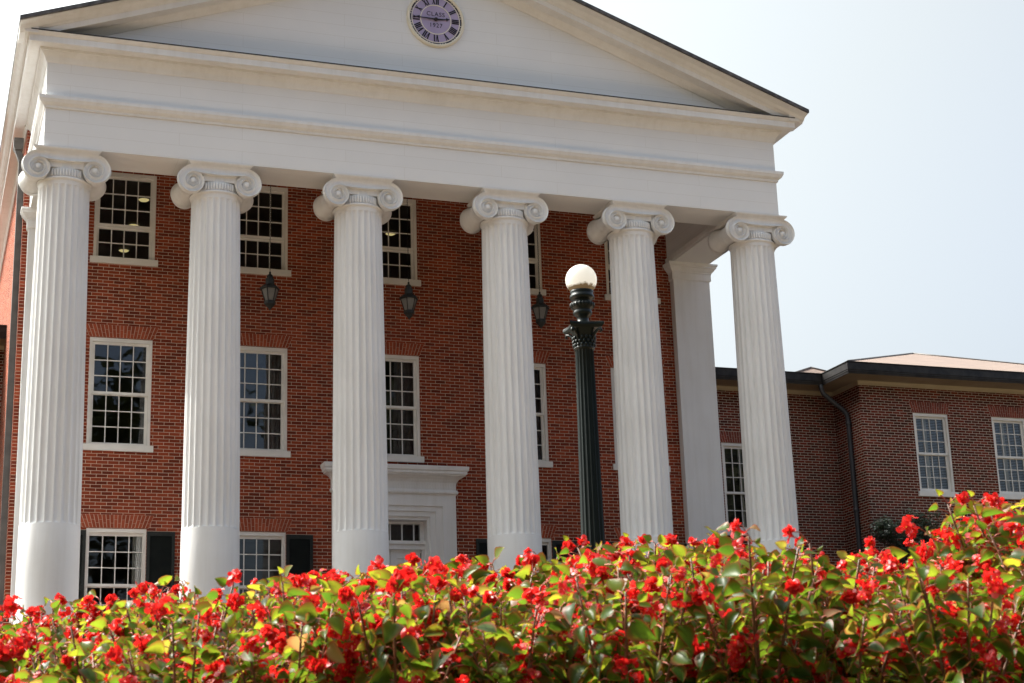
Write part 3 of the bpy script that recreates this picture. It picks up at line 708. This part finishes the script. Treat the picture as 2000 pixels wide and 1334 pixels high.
def hand(ang,L,w_,tail,spade,name,y):
    mb=MB(); c,s_=math.cos(ang),math.sin(ang)
    def P(l,t): return (l*c-t*s_,l*s_+t*c)
    pl=[P(-tail,-w_*.6),P(0,-w_),P(L*.72,-w_*.45)]
    pl+= [P(L*.74,-spade),P(L,0),P(L*.74,spade)] if spade else [P(L,-w_*.25),P(L,w_*.25)]
    pl+= [P(L*.72,w_*.45),P(0,w_),P(-tail,w_*.6)]
    mb.prism(pl,y,y-.008,'y'); mb.lathe([(0,y-.02),(.035,y-.015),(.04,y)],(0,0,0),16,axis='y',cap=False)
    mb.build(name,'ink',clk)
hand(R(180-1),.47,.017,.07,0,'minute_hand',-.045); hand(R(6),.29,.02,.05,.032,'hour_hand',-.033)

# ------------------------------------------------------------------ hanging lanterns
def lantern():
    root=empty('hanging_lantern',(4.06,1.63,9.88),'','lantern','black hanging porch lanterns')
    Z=9.88
    ch=MB()
    for k in range(64):
        z=10.68+k*.041-Z; n=8; rr=.013
        pts=[]
        for i in range(n):
            a=2*math.pi*i/n; q=(math.cos(a)*.011,math.sin(a)*.026)
            pts.append((q[0],0,z+q[1]) if k%2 else (0,q[0],z+q[1]))
        for i in range(n): ch.tube([pts[i],pts[(i+1)%n]],.0035,4)
    ch.build('chain','iron',root)
    cp=MB(); cp.lathe([(.0,.80),(.02,.79),(.022,.74),(.05,.725),(.062,.70),(.06,.675),(.045,.67),(.05,.655),(.085,.65),(.088,.53),(.11,.525),(.175,.475),(.20,.45),(.20,.43),(.17,.425)],(0,0,-.03),6,smooth=False); cp.build('cap','iron',root)
    fr=MB(); top,bot=(.168,.395),(.098,.165)
    for k in range(6):
        a=R(60*k+0); c,s_=math.cos(a),math.sin(a)
        fr.tube([(top[0]*c,top[0]*s_,top[1]),(bot[0]*c,bot[0]*s_,bot[1])],.010,5)
    fr.lathe([(.10,.165),(.112,.16),(.112,.10),(.10,.09),(.07,.055),(.045,.03),(.03,.01),(.012,-.01),(.004,-.03)],(0,0,0),6,smooth=False)
    fr.build('frame','iron',root)
    gl=MB(); gl.lathe([(bot[0]-.006,bot[1]),(top[0]-.006,top[1])],(0,0,0),6,smooth=False,cap=False); gl.build('pane','milk',root)
    return root
L0=lantern()
L0['label']='black six sided lantern hanging between the second and third columns from the left'
for x,lb in ((6.86,'black six sided lantern hanging on a chain above the entrance, right of the third column'),(9.66,'black six sided lantern hanging right of the fourth column, nearest the street lamp globe')):
    c=copy_tree(L0,None,(x,1.63,9.88)); c['label']=lb

# ceiling lights seen through the top windows
def ceiling_lamp():
    r=empty('ceiling_light',(2.02,5.01,13.2),'','ceiling light','round ceiling lights inside the top floor')
    b_=MB(); b_.lathe([(.13,.0),(.13,-.03),(.115,-.04)],(0,0,0),24,cap=False); b_.build('rim','room',r)
    l=MB(); l.lathe([(.115,-.035),(.09,-.055),(.05,-.068),(.0,-.072)],(0,0,0),24,cap=False); l.build('lens','lit',r); return r
cl=ceiling_lamp(); cl['label']='round yellow ceiling light seen highest in the top left window'
for x,y,lb in ((2.02,6.69,'round yellow ceiling light just above the meeting rail of the top left window'),(2.02,8.46,'round yellow ceiling light seen low in the bottom panes of the top left window'),(7.68,5.82,'round yellow ceiling light glowing in the top window beside the third column')):
    c=copy_tree(cl,None,(x,y,13.2)); c['label']=lb

# ------------------------------------------------------------------ side wings
WO=(20.45,7.15,2.6)
wing=empty('brick_wing',WO,'low brown brick wing with dark gutters and pale hipped roof right of the portico','building')
def wp(mb,name,mats,parent=None,**k): return mb.build(name,mats,parent or wing,WO,**k)
ZG0,ZG1=10.72,11.015; YG=7.15; YH=8.44; XC=20.45; OV=.72; XE=32.1
WWX=[22.51,24.905,27.3,29.7]; whw=.525; WZ=(7.885,9.95); HX=17.60; HZ=(6.98,9.238)
ww=MB()
wall(ww,'y',YG,XC,XE,2.2,10.80,[(x-whw,x+whw,*WZ) for x in WWX]+[(x-whw,x+whw,3.9,6.0) for x in WWX])
wall(ww,'x',XC,YG,YH,2.2,10.80,[],.3)
wall(ww,'y',YH,XR,XC,2.2,10.80,[(HX-whw,HX+whw,*HZ)])
wall(ww,'x',XE-.3,YG,20,2.2,10.8,[],.3); wall(ww,'y',19.7,XR,XE,2.2,10.8,[],.3)
wp(ww,'wall','wingbrick',fix=False)
inn=MB(); inn.box(XR+.4,XE-.4,YH+1.6,YH+1.7,2.3,10.7); inn.box(XC+.35,XC+.45,YG+.4,YH+1.5,2.3,10.7); inn.box(XR+.4,XE-.4,YH+.4,19,6.4,6.6); inn.box(XC+.46,XE-.4,YG+.4,YH+.4,6.4,6.6); wp(inn,'partition','room')
# trim band, soffit, gutter along hyphen, wing side and wing front
WPATH=[(XR,YH),(XC,YH),(XC,YG),(XE,YG)]
tb=MB(); tb.sweep(WPATH,[(-.01,10.61),(.03,10.61),(.035,10.70),(.06,10.722),(-.01,10.722)]); wp(tb,'trim_band','trimband')
sfm=MB(); sfm.sweep(WPATH,[(-.05,10.72),(OV-.06,10.72),(OV-.06,10.735),(-.05,10.735)]); wp(sfm,'soffit','soffit')
gu=MB(); gu.sweep(WPATH,[(OV-.10,10.722),(OV-.035,10.715),(OV-.03,10.755),(OV-.018,10.77),(OV-.018,10.80),(OV-.005,10.815),(OV-.005,10.985),(OV+.015,11.0),(OV+.015,11.018),(OV-.10,11.018)]); wp(gu,'gutter','gutter')
# roofs: hip over the wing, low slope over the link
wr=MB(); AP=(26.2,13.15,13.38); ex0,ex1,ey=XC-OV+.05,2*26.2-(XC-OV)-.05,YG-OV+.05; zr=11.02
rp_=[(ex0,ey,zr),(ex1,ey,zr),AP,(26.2,19,13.38),(ex0,20,zr),(ex1,20,zr)]
wr.add(rp_,[(0,1,2),(0,2,3,4),(1,5,3,2)])
yh=YH-OV+.05
wr.add([(XR,yh,zr),(ex0+.02,yh,zr),(ex0+.02,14,zr+.75),(XR,14,zr+.75)],[(0,1,2,3)])
# small hipped roof in the angle behind the link
wr.add([(19.55,9.35,11.34),(22.1,9.35,11.34),(20.75,9.95,11.80),(21.9,10.5,11.80),(19.55,11.2,11.34)],[(0,1,2),(0,2,3,4),(1,3,2)])
wro=wp(wr,'roof','shingle')
rc=MB()
for a,b_ in ((rp_[0],AP),(rp_[1],AP),(AP,rp_[3]),((19.55,9.35,11.34),(20.75,9.95,11.80)),((22.1,9.35,11.34),(20.75,9.95,11.80)),((20.75,9.95,11.80),(21.9,10.5,11.80)),((19.55,9.35,11.34),(22.1,9.35,11.34))):
    n=10; pts=[tuple(a[i]+(b_[i]-a[i])*k/n+(.012 if i==2 else 0) for i in range(3)) for k in range(n+1)]
    rc.tube(pts,.028,5)
rc.build('ridge_cap','pipe',wro,WO)
WW=(WZ[0],WZ[1],whw,7.99,9.82,8.86,8.925,3,3,4,.405)
def blind_mb(hw,z0,z1,y=.24,step=.042):
    mb=MB(); z=z0
    while z<z1:
        mb.add([(-hw,y-.012,z),(hw,y-.012,z),(hw,y+.014,z+.024),(-hw,y+.014,z+.024)],[(0,1,2,3)]); z+=step
    return mb
ex=[('blind',blind_mb(.47,7.95,9.86),'blind'),('curtain',curtain_mb(-.16,-.02,7.92,9.86,.20,.012,2),'pale')]
v0=place_window(wing,WO,WWX[0],YG,WW,ex)
for x in WWX[1:]: copy_tree(v0,wing,(x-WO[0],YG-WO[1],-WO[2]))
HWN=(HZ[0],HZ[1],whw,7.09,9.10,7.93,7.985,3,2,4,.415)
place_window(wing,WO,HX,YH,HWN,[('blind',blind_mb(.47,7.0,9.15),M['curtain']),('curtain',curtain_mb(.02,.12,7.0,9.15,.20,.012,2),'pale')])
wl=(3.9,6.0,whw,4.0,5.88,4.93,5.0,3,3,4,.405)
v1=place_window(wing,WO,WWX[0],YG,wl)
for x in WWX[1:]: copy_tree(v1,wing,(x-WO[0],YG-WO[1],-WO[2]))
f0=flat_arch(.535,9.955,.29,.075,16).build('flat_arch',['wvouss','wmortar'],wing,loc=(WWX[0]-WO[0],YG-WO[1],-WO[2]))
for x in WWX[1:]:
    c=f0.copy(); COL.objects.link(c); c.location.x=x-WO[0]
flat_arch(.535,9.243,.29,.075,16).build('flat_arch',['wvouss','wmortar'],wing,loc=(HX-WO[0],YH-WO[1],-WO[2]))
dw=MB(); dw.tube([(19.72,7.80,10.74),(19.74,7.80,10.62),(19.78,7.79,10.50),(19.95,7.76,10.33),(20.25,7.70,10.08),(20.35,7.68,9.96),(20.375,7.675,9.80),(20.38,7.675,6),(20.38,7.675,2.7)],.062,10)
for z in (9.7,7.45,5.2): dw.lathe([(.066,-.04),(.075,-.035),(.075,.035),(.066,.04)],(20.38,7.675,z),12)
wp(dw,'downspout','darkpipe')
# left link wing
LO=(-.52,8.44,2.6)
lw=empty('brick_wing',LO,'sliver of brown brick wing with dark gutter at the left edge behind the hall corner','building')
def lp(mb,name,mats,**k): return mb.build(name,mats,lw,LO,**k)
q=MB(); wall(q,'y',YH,-8,XL-.002,2.2,10.80,[]); wall(q,'x',-8,YH,20,2.2,10.8,[],.3); lp(q,'wall','wingbrick',fix=False)
LP=[(-8,YH),(XL-.002,YH)]
q=MB(); q.sweep(LP,[(-.01,10.61),(.03,10.61),(.035,10.70),(.06,10.722),(-.01,10.722)]); lp(q,'trim_band','trimband')
q=MB(); q.sweep(LP,[(-.05,10.70),(OV-.06,10.70),(OV-.06,10.735),(-.05,10.735)]); lp(q,'soffit','soffit')
q=MB(); q.sweep(LP,[(OV-.10,10.70),(OV-.035,10.685),(OV-.03,10.755),(OV-.018,10.77),(OV-.018,10.80),(OV-.005,10.815),(OV-.005,10.95),(OV+.015,10.965),(OV+.015,10.985),(OV-.10,10.985)]); lp(q,'gutter','gutter')
q=MB(); q.add([(-8,YH-OV+.05,10.99),(XL-.002,YH-OV+.05,10.99),(XL-.002,14,11.7),(-8,14,11.7)],[(0,1,2,3)]); lp(q,'roof','shingle')

# ------------------------------------------------------------------ street lamp
PX,PY=4.388,-13.313; PZ=ground_z(PX,PY); 
lamp=empty('street_lamp',(PX,PY,PZ),'dark green fluted lamp post with white glass globe in front of the columns','street lamp')
lamp.rotation_euler.z=R(-10)
GZ=5.838-PZ
gb=MB(); prof=[]
for k in range(25):
    a=-math.pi/2+.62+(math.pi-.62)*k/24; prof.append((max(.0001,.168*math.cos(a)),.168*math.sin(a)))
gb.lathe(prof,(0,0,GZ),40,cap=False); gb.build('globe','opal',lamp)
hd=MB()
hd.lathe([(.09,-.125),(.125,-.128),(.122,-.145),(.116,-.16),(.128,-.178),(.133,-.195),(.128,-.212),(.095,-.228),(.085,-.24),(.10,-.255),(.124,-.268),(.128,-.29),(.118,-.315),(.10,-.332),(.09,-.342),(.098,-.352),(.102,-.372),(.094,-.392),(.074,-.408),(.062,-.425),(.060,-.445),(.068,-.465),(.09,-.492),(.095,-.50)],(0,0,GZ),32,cap=False)
for k in range(22):
    a=2*math.pi*k/22; hd.lathe([(.003,-.03),(.011,-.012),(.013,.008),(.006,.022)],(.122*math.cos(a),.122*math.sin(a),GZ-.283),6)
hd.build('globe_holder','green',lamp)
cp=MB(); za=GZ-.50
# concave-sided square abacus
pl=[]
for k in range(4):
    for j in range(8):
        t=-1+2*j/8; r=.185-.038*(1-t*t); x,y=t*.185 if abs(t)<1 else t*.185,-r
        a=math.pi/2*k; pl.append((x*math.cos(a)-y*math.sin(a),x*math.sin(a)+y*math.cos(a)))
n=len(pl); vs=[(x*.97,y*.97,za) for x,y in pl]+[(x,y,za-.012) for x,y in pl]+[(x,y,za-.03) for x,y in pl]+[(x*.90,y*.90,za-.058) for x,y in pl]
cp.add(vs,[tuple(range(n))]+[(k*n+i,k*n+(i+1)%n,(k+1)*n+(i+1)%n,(k+1)*n+i) for k in range(3) for i in range(n)]+[tuple(range(3*n,4*n))[::-1]])
cp.lathe([(.15,-.055),(.135,-.075),(.118,-.11),(.106,-.15),(.102,-.20),(.106,-.235),(.108,-.25),(.112,-.255),(.112,-.27),(.098,-.275)],(0,0,za),32,cap=False)
for k in range(4):
    a=R(45+90*k); c,s_=math.cos(a),math.sin(a)
    cp.tube([(.10*c,.10*s_,za-.20),(.125*c,.125*s_,za-.13),(.17*c,.17*s_,za-.085),(.215*c,.215*s_,za-.075),(.225*c,.225*s_,za-.10),(.205*c,.205*s_,za-.112)],[.012,.016,.018,.017,.015,.01],6)
random.seed(4)
for k in range(16):
    a=2*math.pi*k/16
    for row in range(3):
        aa=a+row*.2; r=.108+.003*row; z=za-.235+row*.038
        cp.lathe([(.002,-.022),(.014,-.006),(.017,.012),(.007,.024)],(r*math.cos(aa),r*math.sin(aa),z),6)
cp.build('capital','green',lamp)
sp_=MB(); NF=16; S_=6; n=NF*S_; zs=[(.55,.132),(za-.275,.098)]; zs=[(.55,.132,0),(.57,.132,1)]+[(.57+(za-.30-.57)*k/6,.132-.033*k/6,1) for k in range(1,7)]+[(za-.272,.099,0)]
vs=[];fs=[]
for z,r,d in zs:
    for i in range(n):
        a=2*math.pi*i/n; qq=(i%S_)/S_; rr=r-.014*d*math.sqrt(max(0,1-(2*qq-1)**2)); vs.append((rr*math.cos(a),rr*math.sin(a),z))
for k in range(len(zs)-1):
    for i in range(n): fs.append((k*n+i,k*n+(i+1)%n,(k+1)*n+(i+1)%n,(k+1)*n+i))
sp_.add(vs,fs,0,True); sp_.build('post','green',lamp)
bs=MB(); bs.lathe([(.27,0),(.27,.12),(.25,.15),(.22,.18),(.20,.30),(.17,.42),(.16,.47),(.175,.49),(.175,.53),(.13,.555)],(0,0,0),8,smooth=False); bs.build('base','green',lamp)

# ------------------------------------------------------------------ shrubs at the wing corner
def shrub_mb(rx,ry,h,n,size,seed,squash=.8):
    rnd=random.Random(seed); mb=MB()
    lobes=[(rnd.uniform(-.55,.55)*rx,rnd.uniform(-.5,.5)*ry,h*rnd.uniform(.2,.9),rnd.uniform(.35,.6)*rx) for _ in range(26)]
    lobes+=[(0,0,h*.85,rx*.5),(0,0,h*.5,rx*.8)]
    for _ in range(n):
        lx,ly,lz,lr=rnd.choice(lobes)
        d=Vector((rnd.gauss(0,1),rnd.gauss(0,1),rnd.gauss(0,1))).normalized()*lr*rnd.uniform(.6,1.05)
        p=Vector((lx,ly,lz))+d
        if p.z<.05: continue
        a=Vector((rnd.gauss(0,1),rnd.gauss(0,1),rnd.gauss(0,.7))).normalized(); b_=a.orthogonal().normalized(); s1=size*rnd.uniform(.6,1.3)
        mb.add([p-a*s1,p+b_*s1*.42,p+a*s1,p-b_*s1*.42],[(0,1,2,3)])
    return mb
for k,(x,y,h,rx,lb) in enumerate(((20.45,6.2,4.75,.62,'dark evergreen shrub under the downspout at the wing corner'),(21.35,6.35,4.85,.70,'wide dark evergreen shrub against the wing wall, right of the corner shrub'))):
    gz=ground_z(x,y); r=empty('evergreen_shrub',(x,y,gz),lb,'shrub')
    shrub_mb(rx,rx*.8,h,6500,.055,10+k).build('foliage','evergreen',r,fix=False)
    t=MB(); rnd=random.Random(k)
    for j in range(5):
        a=j*1.3; t.tube([(.05*math.cos(a),.05*math.sin(a),0),(.15*math.cos(a),.15*math.sin(a),h*.4),(.25*math.cos(a+.3),.25*math.sin(a+.3),h*.8)],[.03,.02,.008],6)
    t.build('stem','bark',r)

# ------------------------------------------------------------------ trees of the lawn, mirrored in the window panes
def tree(seed,H,spread):
    rnd=random.Random(seed); tr=MB(); cr=MB()
    tr.tube([(0,0,-.2),(.1,0,H*.12),(.0,.1,H*.28),(.15,.05,H*.45),(.1,.1,H*.8)],[.55,.42,.36,.26,.08],10)
    tips=[]
    for k in range(15):
        z=H*rnd.uniform(.25,.75); a=rnd.uniform(0,6.28); L=spread*rnd.uniform(.5,.95)*(1.1-.5*z/H)
        p0=Vector((.05,.05,z)); p2=p0+Vector((math.cos(a)*L,math.sin(a)*L,H*rnd.uniform(.08,.22))); p1=(p0+p2)/2+Vector((0,0,.4))
        tr.tube([p0,p1,p2],[.16,.09,.03],6); tips+=[p1,p2,p2]
    tips+=[Vector((0,0,H*.85)),Vector((0,0,H*.95))]
    for tp_ in tips:
        for c in range(3):
            cc=tp_+Vector((rnd.gauss(0,1.3),rnd.gauss(0,1.3),rnd.gauss(0,.9)))
            for _ in range(70):
                p=cc+Vector((rnd.gauss(0,.75),rnd.gauss(0,.75),rnd.gauss(0,.6))); a=Vector((rnd.gauss(0,1),rnd.gauss(0,1),rnd.gauss(0,.6))).normalized(); b_=a.orthogonal().normalized(); s1=rnd.uniform(.18,.34)
                cr.add([p-a*s1,p+b_*s1*.6,p+a*s1,p-b_*s1*.6],[(0,1,2,3)])
    return tr,cr
TREES=[(-9,-43,0,1.2),(1.5,-50,0,1.3),(-22,-48,1,1.2),(25.5,-48,0,1.25),(36,-42,1,1.2),(-36,-42,0,1.2),(31,-62,0,1.4),(40,-50,1,1.3),(-14,-66,1,1.4),(38,-32,0,1.1),(15,-47,0,.58)]
protos={}
for k,(x,y,kind,s_) in enumerate(TREES):
    gz=ground_z(x,y)
    if kind not in protos:
        tr,cr=tree(30+kind,(21,24)[kind],(8,9)[kind])
        r=empty('oak_tree',(x,y,gz),'broad leafy oak on the lawn facing the portico, seen only mirrored in the window panes','tree','oaks mirrored in the windows')
        tr.build('trunk','bark',r); cr.build('crown','oakleaf',r,fix=False); protos[kind]=r
    else: r=copy_tree(protos[kind],None,(x,y,gz))
    r.scale=(s_,)*3; r.rotation_euler.z=k*1.1

# ------------------------------------------------------------------ begonia bed
def leaf(mb,p,axis,nrm,L,rnd):
    axis=axis.normalized(); side=axis.cross(nrm).normalized(); nrm=side.cross(axis).normalized()
    T=[0,.10,.26,.48,.72,.90,1.0]; Wd=[.20,.70,.98,.92,.62,.26,.0]; vs=[]; ed=[]
    fold=rnd.uniform(.2,.85); droop=rnd.uniform(.05,.45); asym=rnd.uniform(.62,.8); fl=rnd.choice((-1,1)); wv=rnd.uniform(0,6)
    for t,w_ in zip(T,Wd):
        c=p+axis*(L*(t-.06))-nrm*(droop*L*t*t)
        for u in (-1,-.55,0,.55,1):
            hw=.52*L*w_*(1 if u*fl>0 else asym)
            off=side*(u*hw)+nrm*(fold*hw*abs(u)+.035*L*math.sin(wv+t*9+u*2)*abs(u))
            back=-axis*(.16*L*abs(u)*max(0,.3-t))
            vs.append(c+off+back); ed.append(.85 if abs(u)==1 else (.05 if abs(u)>.5 else 0))
    mb.add(vs,[(i*5+j,i*5+j+1,(i+1)*5+j+1,(i+1)*5+j) for i in range(6) for j in range(4)],0,True,ed)
def flower(mb,p,d,r,rnd):
    d=d.normalized(); a=d.orthogonal().normalized(); a=(Matrix.Rotation(rnd.uniform(0,6.28),3,d)@a); b_=d.cross(a)
    for k in range(4):
        ax=(a,b_,-a,-b_)[k]; pr=r*(1.0 if k%2==0 else .62); wd=pr*(.95 if k%2==0 else .55); sd=d.cross(ax)
        lift=rnd.uniform(-.1,.7)
        c=p+ax*pr*.62+d*pr*lift*.6
        vs=[p,c+d*pr*.10]; n=8
        for i in range(n):
            q=-2.5+5.0*i/(n-1); vs.append(c+ax*(math.cos(q)*pr*.62)+sd*(math.sin(q)*wd*.75)+d*(pr*.16*math.cos(2*q)+rnd.uniform(-.06,.06)*pr))
        fs=[(1,2+i,3+i) for i in range(n-1)]+[(0,2,1),(0,1,n+1)]
        mb.add(vs,fs,0,True)
    q=r*.2; c=p+d*r*.12
    mb.add([c+a*q,c+b_*q,c-a*q,c-b_*q,c+d*q*1.3],[(0,1,4),(1,2,4),(2,3,4),(3,0,4)],1)
def begonia(seed,H):
    rnd=random.Random(seed); lv=MB(); stm=MB(); cls=[]
    nc=rnd.randint(9,11)
    for k in range(nc):
        a=2*math.pi*k/nc+rnd.uniform(-.4,.4); ln=rnd.uniform(.05,.20); h=H*rnd.uniform(.72,1.08)
        b0=Vector((math.cos(a)*.05,math.sin(a)*.05,-.03)); tip=Vector((math.cos(a)*(.05+ln),math.sin(a)*(.05+ln),h))
        midp=(b0+tip)/2+Vector((math.cos(a),math.sin(a),0))*rnd.uniform(-.03,.02)
        pts=[b0.lerp(midp,t)*(1-t)+midp.lerp(tip,t)*t for t in [i/7 for i in range(8)]]
        stm.tube(pts,[.0062-.0035*i/7 for i in range(8)],5,0)
        nn=rnd.randint(24,30); az=rnd.uniform(0,6.28)
        for i in range(nn):
            t=.18+.82*i/(nn-1); f=t*7; j=min(6,int(f)); p=pts[j].lerp(pts[j+1],f-j)
            az+=math.pi+rnd.uniform(-.9,.9)
            out=Vector((math.cos(az),math.sin(az),rnd.uniform(.1,.7)))
            pet=p+out.normalized()*rnd.uniform(.015,.05)
            stm.tube([p,(p+pet)/2+Vector((0,0,.004)),pet],.0018,4,1)
            el=rnd.uniform(-1.0,.35) if t<.92 else rnd.uniform(-.1,1.1)
            ax=Vector((math.cos(az),math.sin(az),el)); nr=Vector((math.cos(az)*.5+rnd.gauss(0,.75),math.sin(az)*.5+rnd.gauss(0,.75),.75))
            leaf(lv,pet,ax,nr,rnd.choice((rnd.uniform(.026,.042),rnd.uniform(.036,.058),rnd.uniform(.046,.076)))*(1 if t<.92 else .8),rnd)
            if i>=2 and rnd.random()<.09 or (i==nn-1 and rnd.random()<.15):
                fm=MB(); ou=Vector((math.cos(az+1.4),math.sin(az+1.4),rnd.uniform(.2,1.0))).normalized(); L=rnd.uniform(.035,.075)
                e=p+ou*L; stm.tube([p,p+ou*L*.6+Vector((0,0,.012)),e],.0016,4,1)
                sp_c=rnd.uniform(.015,.038)
                for _ in range(rnd.randint(7,21)):
                    o_=Vector((rnd.gauss(0,1),rnd.gauss(0,1),rnd.gauss(-.15,.8))); o_=o_.normalized()*sp_c*rnd.uniform(.3,1.1)
                    flower(fm,e+o_,o_+Vector((rnd.gauss(0,.02),rnd.gauss(0,.02),rnd.gauss(0,.02))),rnd.uniform(.0105,.017),rnd)
                cls.append(fm)
    return lv,stm,cls
GRP='red begonias massed in the foreground bed'; BL='red flowering begonia bush with yellow green leaves in the blurred foreground bed'
pb=[]
for sd_ in range(7):
    lv,stm,cls=begonia(100+sd_,(.40,.43,.37,.46,.41,.39,.44)[sd_])
    r=empty('begonia_bush',(0,0,0),BL,'flowering plant',GRP)
    lv.build('leaves','leaf',r,fix=False); stm.build('stems',['cane','peduncle'],r,fix=False)
    for c in cls: c.build('flower_cluster',['petal','pollen'],r,fix=False)
    pb.append([r,False])
rnd=random.Random(77)
def plant(d,s,kind,sc,rz,label=None):
    p=Vector((CAM.x,CAM.y))+VF*d+VR*s; loc=(p.x,p.y,ground_z(p.x,p.y)+.03)
    e=pb[kind]
    if not e[1]: r=e[0]; r.location=loc; e[1]=True
    else: r=copy_tree(e[0],None,loc)
    r.scale=(sc,)*3; r.rotation_euler=(rnd.uniform(-.12,.12),rnd.uniform(-.12,.12),rz)
    if label:
        r['label']=label
        if 'group' in r: del r['group']
    return r
d=4.35; k=0
while d<6.9:
    half=d*.345+.15; nx=int(2*half/.27)
    for j in range(nx+1):
        s=-half+2*half*j/nx+rnd.uniform(-.07,.07)
        plant(d+rnd.uniform(-.08,.08),s,k%7,rnd.uniform(.84,1.06),rnd.uniform(0,6.28)); k+=1
    d+=.29
plant(5.0,1.50,3,1.05,1.0,'tallest begonia bush at the right end of the bed, rising before the wing window')
